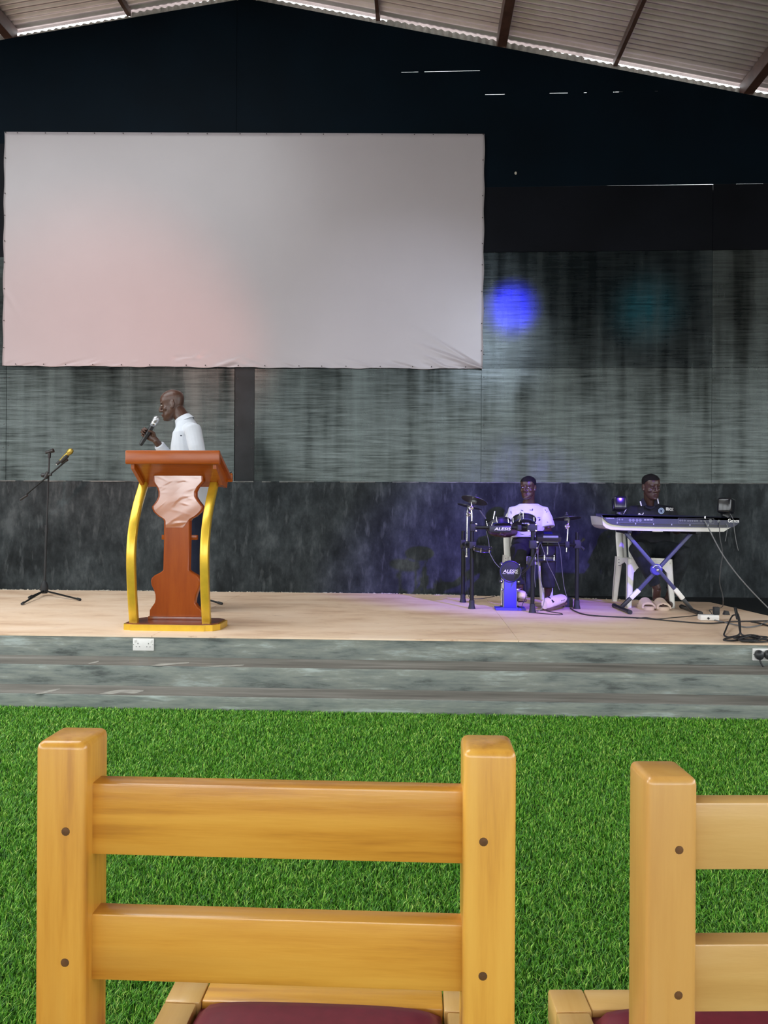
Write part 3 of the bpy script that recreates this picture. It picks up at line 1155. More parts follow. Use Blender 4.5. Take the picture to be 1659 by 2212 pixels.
# ================================================================== LECTERN
def lectern():
    YF = 5.27
    loc = G(375, 1350, ZST)
    root = thing('lectern', 'orange-brown wooden lectern with curved gold legs at front of the stage', 'lectern', loc)

    def C(cx, cy, Y):                       # survey sheet of the lectern -> metres
        return P(230 + cx * 0.18987, 960 + cy * 0.18987, Y)
    # base plate with clipped corners
    zb0, zb1 = ZST, ZST + 0.042
    xl, xr = C(195, 2110, YF + 0.05).x, C(1235, 2110, YF + 0.05).x
    w0, w1 = C(275, 2120, YF).x, C(1105, 2120, YF).x
    yb_ = YF + 0.34
    o_ = [(w0, YF), (w1, YF), (w1 + 0.012, YF + 0.012), (xr - 0.01, YF + 0.018), (xr + 0.03, YF + 0.075), (xr + 0.03, yb_ - 0.06), (xr - 0.03, yb_), (xl + 0.05, yb_), (xl, yb_ - 0.06), (xl, YF + 0.05), (xl + 0.012, YF + 0.02), (w0 - 0.012, YF + 0.012)]
    mb = MB(); mb.prism([(x, y, zb0) for x, y in o_], (0, 0, 0.042)); b = mb.part('base', M['gold'], root, 30)
    cx_, cy_ = (xl + xr) / 2, YF + 0.17
    mb = MB(); mb.prism([(cx_ + (x - cx_) * 0.955, cy_ + (y - cy_) * 0.93, zb1) for x, y in o_], (0, 0, 0.007)); mb.part('base_top', M['mahog_dk'], root, 30)
    # centre board: fiddle-shaped outline
    YP = 5.475
    L = [(275, 525), (420, 526), (455, 545), (490, 572), (540, 587), (590, 587), (640, 565), (675, 540), (705, 515), (730, 517), (770, 535), (820, 590), (845, 635), (870, 652), (1150, 649), (1430, 643), (1452, 618), (1490, 545), (1520, 512), (1550, 503), (1600, 509), (1660, 538), (1710, 553), (1760, 555), (1805, 545), (1850, 512), (1885, 490), (2010, 484)]
    Rr = [(275, 1098), (420, 1102), (440, 1085), (490, 1040), (540, 1016), (590, 1016), (640, 1045), (690, 1085), (710, 1098), (740, 1093), (775, 1068), (820, 1015), (845, 965), (870, 948), (1150, 944), (1430, 938), (1452, 962), (1490, 1030), (1520, 1052), (1550, 1060), (1600, 1060), (1660, 1042), (1710, 1022), (1760, 1010), (1805, 1008), (1850, 1038), (1885, 1080), (2010, 1086)]
    outl = [C(x, y, YP) for y, x in L] + [C(x, y, YP) for y, x in reversed(Rr)]
    ctr = sum(outl, Vector()) / len(outl)
    bm = bmesh.new()
    top_ = [bm.verts.new(p - loc) for p in outl]
    f = bm.faces.new(top_)
    r = bmesh.ops.extrude_face_region(bm, geom=[f])
    nv = [g for g in r['geom'] if isinstance(g, bmesh.types.BMVert)]
    for v in nv:
        v.co.y += 0.05
    bmesh.ops.recalc_face_normals(bm, faces=bm.faces)
    fe = [e for e in bm.edges if all(abs(v.co.y - (YP - loc.y)) < 1e-5 for v in e.verts)]
    bmesh.ops.bevel(bm, geom=fe, offset=0.008, segments=3, profile=0.5, affect='EDGES')
    me = bpy.data.meshes.new('front_board')
    bm.to_mesh(me); bm.free(); finish(me, 30)
    for pg in me.polygons:
        if len(pg.vertices) > 8:
            pg.use_smooth = False
    me.update()
    fb = bpy.data.objects.new('front_board', me); link(fb, M['mahog'], root)
    # crinkled clear film still stuck on the upper half of the board
    vs, fs = [], []
    yy = [285 + i * (945 - 285) / 60 for i in range(61)]
    def side(tab, y):
        for (ya, xa), (yb2, xb) in zip(tab, tab[1:]):
            if ya <= y <= yb2:
                return xa + (xb - xa) * (y - ya) / (yb2 - ya)
        return tab[-1][1]
    rr = random.Random(9)
    cre = [(rr.uniform(560, 1060), rr.uniform(300, 940), rr.uniform(-0.9, 0.5), rr.uniform(30, 90), rr.uniform(7, 16), rr.uniform(0.00012, 0.0006)) for _ in range(40)]
    for y in yy:
        xa, xb = side(L, y) + 22, side(Rr, y) - 22
        if y > 870:
            xb -= (y - 870) * 0.7
        for i in range(41):
            x = xa + (xb - xa) * i / 40
            d = 0.0022 + 0.0006 * math.sin(x * 0.017 + y * 0.011) * math.sin(y * 0.013 + 1)
            for ccx, ccy, a, Ln, wd, am in cre:
                u = (x - ccx) * math.cos(a) + (y - ccy) * math.sin(a)
                v = -(x - ccx) * math.sin(a) + (y - ccy) * math.cos(a)
                d += am * math.exp(-(u / Ln) ** 2 - (v / wd) ** 2)
            vs.append(C(x, y, YP - max(0.0008, d)))
    for j in range(60):
        for i in range(40):
            a = j * 41 + i
            fs.append((a, a + 1, a + 42, a + 41))
    mb = MB(); mb.add(vs, fs)
    mb.part('protective_film', M['foil'], fb, 180, 'crinkled clear plastic film')
    # gold legs, bowed towards the hall
    for cxb in (315, 1140):
        X = C(cxb, 2030, 5.385).x
        prof = [(5.385, ZST + 0.04), (5.345, 0.62), (5.325, 0.80), (5.325, 0.92), (5.345, 1.03), (5.385, 1.14), (5.45, 1.25), (5.535, 1.36), (5.60, 1.44)]
        pts = smooth_path([(X, y, z) for y, z in prof], 4)
        mb = MB()
        mb.tube(pts, [(0.030, 0.026)] * len(pts), 16, lat=(1, 0, 0), sq=0.35)
        mb.part('leg', M['gold'], root, 50)
    # desk
    ya = 5.30
    xa, xb = C(210, 150, ya).x, C(1285, 150, ya).x
    zt, zl = C(745, 66, ya).z, C(745, 225, ya).z
    yz = 5.67
    zr = C(1400, 420, yz).z
    mb = MB(); mb.box2((xa, ya, zl), (xb, ya + 0.036, zt), 0.009, 3); mb.part('desk_front', M['mahog_lt'], root)
    mb = MB(); mb.prism([(xa + .004, ya + .02, zt - .006), (xa + .004, yz, zr + .035), (xa + .004, yz, zr + .01), (xa + .004, ya + .02, zt - .032)], (xb - xa - .008, 0, 0)); mb.part('desk_top', M['mahog'], root)
    for x in (xa + 0.03, xb - 0.055):
        mb = MB(); mb.prism([(x, ya + .03, zt - .03), (x, yz - .002, zr + .012), (x, yz - .03, zr - 0.05), (x, ya + 0.22, zr - .035), (x, ya + .035, zl - 0.03)], (0.024, 0, 0)); mb.part('desk_side', M['mahog_lt'], root, 20)
    mb = MB(); mb.box2((xa, yz - 0.005, zr - 0.005), (xb, yz + 0.028, zr + 0.062), 0.008, 2); mb.part('desk_lip', M['mahog'], root)
    mb = MB(); mb.prism([(xa + .055, ya + .036, zl + .008), (xa + .055, ya + .30, zr - .045), (xa + .055, ya + .30, zr - .025), (xa + .055, ya + .036, zl + .03)], (xb - xa - .11, 0, 0)); mb.part('desk_underside', M['mahog_lt'], root, 20)
    mb = MB(); mb.box2((C(520, 250, YP).x, YP - .012, C(500, 262, YP).z - .01), (C(1100, 250, YP).x, YP + .06, C(500, 232, YP).z + .03), 0.004); mb.part('desk_bearer', M['mahog_dk'], root)
    # foot block of the board and cross bars holding the legs
    mb = MB(); mb.box2((C(480, 2000, YP).x - .004, YP - .012, ZST + 0.045), (C(1088, 2000, YP).x + .004, YP + .065, ZST + 0.075), 0.006); mb.part('board_foot', M['mahog_dk'], root)
    pz = C(990, 1058, YP + 0.06)
    mb = MB(); mb.box2((C(600, 1058, YP).x, YP + .05, pz.z - .018), (C(1040, 1058, YP + .08).x, YP + .09, pz.z + .018), 0.003); mb.part('shelf_edge', M['mahog_lt'], root)
    # dark pen lying on the lip
    m_ = MB(); m_.tube([P(489, 1026, yz - .02), P(501, 1019, yz - .03)], [0.006, 0.004], 8)
    m_.top('pen', M['black'], P(489, 1026, yz - .02), 'black pen sticking up from the reader side of the lectern', 'pen')


lectern()


# ================================================================== MICROPHONE STANDS
def mic_stand():
    def C(cx, cy, Y):
        return P(cx * 0.18078, 940 + cy * 0.18078, Y)
    base = G(95, 1287, ZST)
    Y = base.y
    root = thing('microphone_stand', 'black boom microphone stand with tripod base at left of the stage', 'microphone stand', base)
    b0 = C(530, 1890, Y)
    hub = V(b0.x, Y, ZST + 0.07)
    mb = MB(); mb.lathe([(0.028, -0.045), (0.036, -0.02), (0.036, 0.02), (0.026, 0.055), (0.014, 0.075)], hub, (0, 0, 1), 18); mb.part('hub', M['rubber'], root)
    for ex, ey in ((265, 2015), (350, 1940), (955, 1965)):
        e = G(ex * 0.18078, 940 + ey * 0.18078, ZST + 0.012)
        d = (e - hub).normalized()
        mb = MB(); mb.cyl(hub + V(0, 0, -0.02), e, 0.0085, 10); lg = mb.part('leg', M['blackm'], root)
        mb = MB(); mb.cyl(e - d * 0.045, e + d * 0.006, 0.012, 10); mb.part('rubber_foot', M['rubber'], lg)
    mid, topp = C(555, 1120, Y), C(592, 205, Y)
    mb = MB(); mb.cyl(hub, mid, 0.0115, 12); mb.part('lower_pole', M['rubber'], root)
    mb = MB(); mb.cyl(C(556, 1075, Y), C(553, 1160, Y), 0.016, 12); mb.part('height_clutch', M['rubber'], root)
    mb = MB(); mb.cyl(mid, topp, 0.0078, 10); mb.part('upper_pole', M['rubber'], root)
    mb = MB(); mb.cyl(C(588, 270, Y), C(592, 215, Y), 0.015, 12); mb.part('pole_collar', M['rubber'], root)
    mb = MB(); mb.tube([C(545, 208, Y), C(600, 195, Y), C(640, 182, Y)], [0.014, 0.017, 0.021], 12); mb.part('microphone_clip', M['black'], root)
    p0, p1 = C(240, 770, Y - 0.03), C(800, 300, Y - 0.03)
    mb = MB(); mb.cyl(p0, p1, 0.0075, 10); bo = mb.part('boom', M['blackm'], root)
    mb = MB(); mb.cyl(p0, C(325, 715, Y - 0.03), 0.0125, 10); mb.part('counterweight', M['black'], bo)
    mb = MB(); mb.cyl(C(540, 515, Y - .03), C(575, 445, Y - .03), 0.02, 10); mb.cyl(C(500, 478, Y - .03), C(615, 470, Y - .03), 0.014, 10); mb.part('boom_joint', M['black'], root)
    mb = MB(); mb.ell(C(508, 478, Y - .03), (0.018, 0.012, 0.02), None, 10, 8); mb.part('clamp_knob', M['black'], root)
    mb = MB(); mb.cyl(C(475, 1840, Y), C(500, 1840, Y), 0.012, 8); mb.part('leg_knob', M['black'], root)
    mb = MB(); mb.cyl(C(735, 325, Y - .03), C(805, 290, Y - .03), 0.017, 10); mb.part('boom_clip', M['black'], root)
    # gold microphone in the boom clip
    a, b = C(680, 348, Y - 0.05), C(860, 175, Y - 0.05)
    ax = (b - a).normalized(); Ln = (b - a).length
    mr = thing('microphone', 'gold and black handheld microphone clipped on the boom stand', 'microphone', a)
    mb = MB(); mb.lathe([(0.012, 0), (0.014, 0.01), (0.014, 0.05)], a, ax, 14); mb.part('antenna_cap', M['black'], mr)
    mb = MB(); mb.lathe([(0.006, -0.006), (0.009, 0.0), (0.009, 0.003)], a, ax, 10); mb.part('cap_ring', M['white'], mr)
    mb = MB(); mb.lathe([(0.015, 0.05), (0.019, Ln * .55), (0.020, Ln * .74)], a, ax, 16); mb.part('handle', M['goldmic'], mr)
    mb = MB(); mb.lathe([(0.0165, Ln * .22), (0.0212, Ln * .50), (0.0212, Ln * .66), (0.017, Ln * .68)], a + V(0.006, -0.001, -0.006), ax, 16); mb.part('grip_panel', M['black'], mr)
    mb = MB(); mb.lathe([(0.021, Ln * .73), (0.027, Ln * .80), (0.029, Ln * .90), (0.024, Ln * .98), (0.012, Ln * 1.03)], a, ax, 18); mb.part('grille', M['goldmic'], mr)
    # second stand, all but one leg hidden behind the lectern
    hub = G(430, 1290, ZST + 0.06)
    r2 = thing('microphone_stand', 'black stand mostly hidden behind the lectern, one leg showing at right', 'microphone stand', V(hub.x, hub.y, ZST))
    e = G(479, 1304, ZST + 0.01)
    for t in (e, hub + V(-0.16, 0.10, -0.05), hub + V(-0.10, -0.16, -0.05)):
        d = (t - hub).normalized()
        mb = MB(); mb.cyl(hub, t, 0.0085, 10); lg = mb.part('leg', M['blackm'], r2)
        mb = MB(); mb.cyl(t - d * 0.04, t + d * 0.006, 0.012, 10); mb.part('rubber_foot', M['rubber'], lg)
    mb = MB(); mb.lathe([(0.02, -0.03), (0.03, 0), (0.014, 0.05)], hub, (0, 0, 1), 14); mb.part('hub', M['rubber'], r2)
    mb = MB(); mb.cyl(hub, V(hub.x, hub.y, ZST + 0.42), 0.010, 10); mb.part('pole', M['blackm'], r2)


mic_stand()

# ================================================================== PEOPLE
def head_frame(pos, yaw, pitch, roll=0.0, scale=1.0):
    """local head axes: x lateral, -y forward, z up; yaw 0 faces the hall (-Y), positive turns to picture left"""
    Rm = Matrix.Rotation(-yaw, 3, 'Z') @ Matrix.Rotation(pitch, 3, 'X') @ Matrix.Rotation(roll, 3, 'Y')
    return lambda q: Vector(pos) + Rm @ (Vector(q) * scale), Rm


HS = [(-.120, .018, -.074, -.040), (-.112, .033, -.086, -.018), (-.098, .047, -.091, .004), (-.075, .059, -.088, .030), (-.045, .065, -.085, .060), (-.015, .067, -.083, .082), (.010, .070, -.086, .092), (.035, .0735, -.092, .098),
      (.060, .074, -.088, .098), (.080, .068, -.076, .090), (.098, .054, -.056, .070), (.110, .034, -.030, .045), (.117, .010, -.002, .018)]


def head_loft(tf, n=24, grow=1.0):
    m_ = MB()
    vs, fs = [], []
    for z, w, f, b in HS:
        c, ry = (f + b) / 2, (b - f) / 2
        for j in range(n):
            a = 2 * math.pi * j / n
            ca, sa = math.cos(a), math.sin(a)
            k = 0.92
            vs.append(tf((grow * w * math.copysign(abs(ca) ** k, ca), grow * (c + ry * math.copysign(abs(sa) ** k, sa) - 0.0) if grow == 1 else (0.005 + grow * (c + ry * math.copysign(abs(sa) ** k, sa) - 0.005)), z * grow)))
    k = len(HS)
    for i in range(k - 1):
        for j in range(n):
            a, b = i * n + j, i * n + (j + 1) % n
            fs.append((a, b, b + n, a + n))
    fs.append(tuple(range(n - 1, -1, -1)))
    fs.append(tuple(range((k - 1) * n, k * n)))
    m_.add(vs, fs)
    return m_


def add_head(mb, tf, Rm, s):
    h = head_loft(tf)
    mb.add(h.v, h.f)

    def e(c, r, rot=None):
        mb.ell(tf(c), [q * s for q in r], Rm @ rot if rot else Rm, 14, 9)
    # nose
    mb.tube([tf((0, -.080, .022)), tf((0, -.093, .0)), tf((0, -.106, -.026)), tf((0, -.103, -.040))], [.009 * s, .009 * s, .0125 * s, .010 * s], 10)
    for q in (-1, 1):
        e((q * .0145, -.091, -.036), (.0108, .012, .0090))          # nostril wings
        e((q * .030, -.0765, .0225), (.023, .0105, .0085))            # brow
        e((q * .038, -.052, -.028), (.028, .024, .024))             # cheekbone
        e((q * .072, .012, -.006), (.007, .019, .032), Matrix.Rotation(-q * 0.30, 3, 'Z') @ Matrix.Rotation(-0.2, 3, 'X'))   # ear
        e((q * .075, .004, -.030), (.006, .010, .012))              # ear lobe
    e((0, -.088, -.067), (.023, .013, .008))
    e((0, -.086, -.079), (.020, .0125, .008))
    e((0, -.082, -.102), (.020, .014, .014))                        # chin


def add_hand(mb, W, zf, xt, curls, thumb=None, s=1.0):
    """W wrist, zf finger direction, xt thumb side; palm faces zf x xt-ish (given by right-hand rule sign)"""
    z = Vector(zf).normalized()
    x = Vector(xt) - z * Vector(xt).dot(z)
    x.normalize()
    return x, z


def hand(mb, W, zf, xt, yp, curls, thumb, s=1.0):
    """yp: direction the palm faces. curls: per finger three bend angles (deg); thumb: list of 4 local points"""
    W = Vector(W)
    z = Vector(zf).normalized()
    y = Vector(yp) - z * Vector(yp).dot(z)
    y.normalize()
    x = Vector(xt) - z * Vector(xt).dot(z) - y * Vector(xt).dot(y)
    x.normalize()

    def L(a, b, c):
        return W + (x * a + y * b + z * c) * s
    mb.tube([L(0, 0, -.02), L(0, 0, .0), L(.002, 0, .03), L(.002, 0, .065), L(0, .001, .092)],
            [(.024 * s, .018 * s), (.026 * s, .018 * s), (.035 * s, .016 * s), (.040 * s, .0145 * s), (.038 * s, .011 * s)], 16, lat=x)
    mb.ell(L(.024, .010, .034), (.016 * s, .014 * s, .026 * s), None, 10, 8)
    tips = []
    for i, (bx, bz, ln) in enumerate(((.029, .086, 1.0), (.0095, .091, 1.08), (-.0105, .088, 1.0), (-.029, .079, .80))):
        p = L(bx, 0.0, bz - .012)
        pts, rad = [p], [.0098 * s]
        p = L(bx, 0, bz); pts.append(p); rad.append(.0096 * s)
        ang = 0.0
        for k, sl in enumerate((.043, .027, .022)):
            ang += math.radians(curls[i][k])
            d = z * math.cos(ang) + y * math.sin(ang)
            p = p + d * (sl * ln * s)
            pts.append(p)
            rad.append((.0088, .0080, .0062)[k] * s)
        mb.tube(pts, rad, 9)
        mb.ell(pts[-1], [.0064 * s] * 3, None, 8, 6)
        tips.append((pts[-1], pts[-2], (d, -z * math.sin(ang) + y * math.cos(ang))))
    tp = [L(*q) for q in thumb]
    mb.tube(tp, [.013 * s, .0118 * s, .0102 * s, .008 * s][:len(tp)], 10)
    mb.ell(tp[-1], [.0085 * s] * 3, None, 8, 6)
    return tips, L


OPEN = [(8, 14, 10)] * 4
REST = [(25, 30, 18), (30, 34, 20), (34, 36, 20), (38, 38, 22)]
GRIP = [(52, 72, 48), (56, 76, 50), (58, 78, 50), (60, 80, 52)]
TH_OPEN = [(.022, .006, .016), (.046, .014, .040), (.062, .018, .062), (.070, .020, .084)]
TH_GRIP = [(.022, .008, .016), (.040, .026, .034), (.036, .046, .054), (.016, .055, .066)]


def skin_obj(mb, name, mt, root, voxel, it=3, parent=None):
    me = remesh(mb, voxel, ORI[root.name], name, it)
    finish(me, 180)
    o = bpy.data.objects.new(name, me)
    link(o, mt, parent or root)
    return o


def hair_cap(tf, root, mt, front=0.070, back=-0.045, grow=1.03):
    n = 40
    zs = [-.06 + .177 * i / 30 for i in range(31)]

    def sec(z):
        for (z0, *r0), (z1, *r1) in zip(HS, HS[1:]):
            if z0 <= z <= z1:
                t = (z - z0) / (z1 - z0)
                return [q0 + (q1 - q0) * t for q0, q1 in zip(r0, r1)]
        return list(HS[-1][1:])
    vs, fs = [], []
    for z in zs:
        w, f, b = sec(z)
        c, ry = (f + b) / 2, (b - f) / 2
        for j in range(n):
            a = 2 * math.pi * j / n
            ca, sa = math.cos(a), math.sin(a)
            t = (sa + 1) / 2
            line = front + (back - front) * max(0, min(1, (t - 0.18) / 0.62)) ** 1.3
            g = max(0, min(1, (z - line) / 0.012 + .5))
            g = 0.955 + (grow - 0.955) * g * g * (3 - 2 * g)
            x = w * math.copysign(abs(ca) ** .92, ca)
            y = c + ry * math.copysign(abs(sa) ** .92, sa)
            vs.append(tf((x * g, .005 + (y - .005) * g, .01 + (z - .01) * (1 + (g - 1) * .9))))
    k = len(zs)
    for i in range(k - 1):
        for j in range(n):
            a, b = i * n + j, i * n + (j + 1) % n
            fs.append((a, b, b + n, a + n))
    fs.append(tuple(range(n - 1, -1, -1)))
    fs.append(tuple(range((k - 1) * n, k * n)))
    m_ = MB(); m_.add(vs, fs)
    return m_.part('hair', mt, root, 180)


def eyes(tf, Rm, s, root, look=0.0, openness=1.0):
    for q in (-1, 1):
        m_ = MB()
        m_.ell(tf((q * .030, -.0782, .004)), (.0130 * s, .009 * s, .0062 * s * openness), Rm, 12, 8)
        e = m_.part('eye', M['eye'], root)
        m_ = MB()
        m_.ell(tf((q * .030 + look, -.0842, .004)), (.0058 * s, .0040 * s, .0058 * s * openness), Rm, 10, 6)
        m_.part('iris', M['iris'], e)
        m_ = MB()
        m_.tube([tf((q * .030 - .014, -.080, .006)), tf((q * .030, -.0868, .0100 * openness + .001)), tf((q * .030 + .014, -.080, .006))], [.002 * s, .0026 * s, .002 * s], 6)
        m_.part('eyelid', M['skin2'], e)


def lips(tf, Rm, s, root, mt):
    m_ = MB()
    m_.ell(tf((0, -.0915, -.0665)), (.022 * s, .0115 * s, .0066 * s), Rm, 14, 8)
    m_.ell(tf((0, -.0895, -.0785)), (.019 * s, .0112 * s, .0068 * s), Rm, 14, 8)
    m_.part('lips', mt, root)


# ---------------------------------------------------------------- the speaker behind the lectern
def speaker():
    Yp = 6.36
    base = V(P(420, 1200, Yp).x, Yp, ZST)
    root = thing('person', 'standing bald person in a white shirt speaking into a microphone behind the lectern', 'person', base)
    A = lambda x, y, dy=0.0: P(x, y, Yp + dy)
    lat = V(0.12, 1, 0)
    hp = A(373, 874)
    s = 1.06
    tf, Rm = head_frame(hp, math.radians(84), math.radians(12), 0, s)
    b = MB()
    add_head(b, tf, Rm, s)
    nb = A(400, 915)
    b.tube([A(379, 880), A(388, 893), A(397, 908), A(402, 925)], [(.056, .060), (.055, .060), (.060, .066), (.075, .08)], 18, lat=lat)
    # trunk
    b.tube([A(400, 912), A(404, 930), A(406, 965), A(409, 1010), A(415, 1055), A(418, 1085), A(418, 1110)],
           [(.07, .055), (.12, .07), (.155, .10), (.145, .11), (.14, .11), (.145, .11), (.13, .10)], 20, lat=lat)
    # legs
    for dy, fx in ((-.09, 424), (.09, 414)):
        hip, kn, an = A(418, 1100, dy), A(fx - 2, 1205, dy), V(A(fx + 1, 1300, dy).x, Yp + dy, ZST + 0.09)
        b.tube([hip, (hip + kn) / 2, kn, kn + (an - kn) * .35, an], [.082, .076, .056, .055, .038], 14)
        b.tube([an + V(.04, 0, -.05), an + V(0, 0, -.055), an + V(-.10, -.01, -.062), an + V(-.17, -.015, -.07)], [.03, .038, .034, .018], 12)
    # far arm raised with the microphone
    sh, el, wr = A(396, 928, .165), A(375, 1003, .10), A(335, 950, -.06)
    b.tube([sh + V(0, 0, -.03), (sh + el) / 2, el, (el * .55 + wr * .45), wr], [.046, .046, .040, .036, .026], 14)
    micd = (A(345, 903, -.09) - A(312, 956.5, -.09)).normalized()
    zf = V(-.80, -.05, .55)
    tips, L = hand(b, wr, zf, micd, (0.12, -1, 0.05), [(38, 78, 55), (42, 80, 55), (46, 82, 55), (50, 84, 55)], [(.022, .008, .016), (.040, .020, .034), (.040, .040, .052), (.030, .050, .068)], 1.02)
    mc = L(0, .030, .070)
    # near arm down to the desk
    sh2, el2, wr2 = A(417, 926, -.18), A(432, 1004, -.19), A(404, 1014, -.36)
    b.tube([sh2 + V(0, 0, -.03), (sh2 + el2) / 2, el2, (el2 + wr2) / 2, wr2], [.046, .046, .041, .037, .026], 14)
    hand(b, wr2, (-.8, -.5, -.1), (-.3, 0.9, 0.2), (0, 0, -1), REST, TH_OPEN)
    body = skin_obj(b, 'body', M['skin'], root, 0.0045, 2)
    eyes(tf, Rm, s, body, 0.0, 0.8)
    lips(tf, Rm, s, body, M['lip'])
    # shirt
    c = MB()
    c.tube([A(398, 906), A(403, 921), A(405, 935), A(406, 965), A(410, 1010), A(415, 1050), A(419, 1085), A(421, 1108)],
           [(.072, .070), (.120, .088), (.178, .105), (.186, .130), (.175, .135), (.172, .135), (.176, .14), (.178, .14)], 22, lat=lat)
    for a_, e_, w_, cut in ((sh, el, wr, .80), (sh2, el2, wr2, .90)):
        cu = e_ + (w_ - e_) * cut
        c.tube([nb * .45 + a_ * .55 + V(0, 0, -.02), a_ + V(0, 0, -.012), (a_ + e_) / 2, e_, (e_ + cu) / 2, cu], [.060, .070, .066, .060, .052, .044], 16)
    shirt = skin_obj(c, 'shirt', M['shirt'], root, 0.006, 3)
    # folded collar
    m_ = MB()
    import math as _m
    nc = A(396, 906)
    ring = []
    ax_n = (A(384, 888) - A(400, 915)).normalized()
    for k in range(25):
        t = math.radians(25 + 310 * k / 24)
        u = V(-1, 0, 0) - ax_n * V(-1, 0, 0).dot(ax_n); u.normalize()
        w_ = ax_n.cross(u)
        ring.append((u * math.cos(t), w_ * math.sin(t)))
    vs, fs = [], []
    for j, (rr_, hh) in enumerate(((.064, .014), (.069, .018), (.088, -.028), (.084, -.030))):
        for u, w_ in ring:
            vs.append(nc + u * rr_ + w_ * (rr_ * 1.0) + ax_n * hh)
    n = len(ring)
    for j in range(3):
        for i in range(n - 1):
            a = j * n + i
            fs.append((a, a + 1, a + n + 1, a + n))
    m_.add(vs, fs)
    o = m_.part('collar', M['shirt'], shirt, 60)
    md = o.modifiers.new('t', 'SOLIDIFY'); md.thickness = 0.003
    # small dark motif on the breast
    from mathutils.bvhtree import BVHTree
    bv = BVHTree.FromObject(shirt, bpy.context.evaluated_depsgraph_get())
    h_ = bv.ray_cast(CPOS - base, _ray(391, 941).normalized())
    if h_[0] is not None:
        m_ = MB(); m_.ell(h_[0] + base, (.008, .003, .006), None, 8, 6); m_.part('chest_motif', M['navy'], shirt)
    # trousers
    c = MB()
    c.tube([A(417, 1075), A(418, 1095), A(418, 1115)], [(.15, .115), (.158, .125), (.145, .12)], 20, lat=lat)
    for dy, fx in ((-.09, 424), (.09, 414)):
        hip, kn, an = A(418, 1100, dy), A(fx - 2, 1205, dy), V(A(fx + 1, 1300, dy).x, Yp + dy, ZST + 0.055)
        c.tube([hip, (hip + kn) / 2, kn, (kn + an) / 2, an], [.098, .092, .078, .070, .062], 16)
    skin_obj(c, 'trousers', M['navy'], root, 0.008, 3)
    for dy, fx in ((-.09, 424), (.09, 414)):
        an = V(A(fx + 1, 1300, dy).x, Yp + dy, ZST)
        m_ = MB()
        m_.tube([an + V(.055, 0, .045), an + V(.0, 0, .05), an + V(-.09, -.01, .042), an + V(-.17, -.015, .032), an + V(-.215, -.018, .024)], [(.036, .042), (.042, .048), (.046, .040), (.044, .030), (.02, .018)], 14, lat=(0, 1, 0))
        m_.box2((an.x - .21, an.y - .055, ZST + .001), (an.x + .085, an.y + .035, ZST + .018), .008)
        m_.part('shoe', M['black'], root)
    # microphone in the hand
    g0, g1 = mc - micd * 0.085, mc + micd * 0.165
    mr = thing('microphone', 'black and silver handheld microphone held at the mouth of the standing speaker', 'microphone', g0)
    ln = (g1 - g0).length
    m_ = MB(); m_.lathe([(.012, -.022), (.0155, -.012), (.0155, .0), (.0175, .02), (.019, ln * .55), (.021, ln * .66)], g0, micd, 16); m_.part('handle', M['black'], mr)
    m_ = MB(); m_.lathe([(.0195, ln * .62), (.0215, ln * .68), (.0215, ln * .74)], g0, micd, 16); m_.part('display_band', M['grey'], mr)
    m_ = MB(); m_.lathe([(.0222, ln * .73), (.0235, ln * .75), (.0235, ln * .79), (.022, ln * .80)], g0, micd, 16); m_.part('collar_ring', M['chrome'], mr)
    m_ = MB(); m_.lathe([(.022, ln * .79), (.0265, ln * .86), (.0275, ln * .93), (.024, ln * .99), (.012, ln * 1.03)], g0, micd, 18); m_.part('grille', M['steel_mesh'], mr)


speaker()


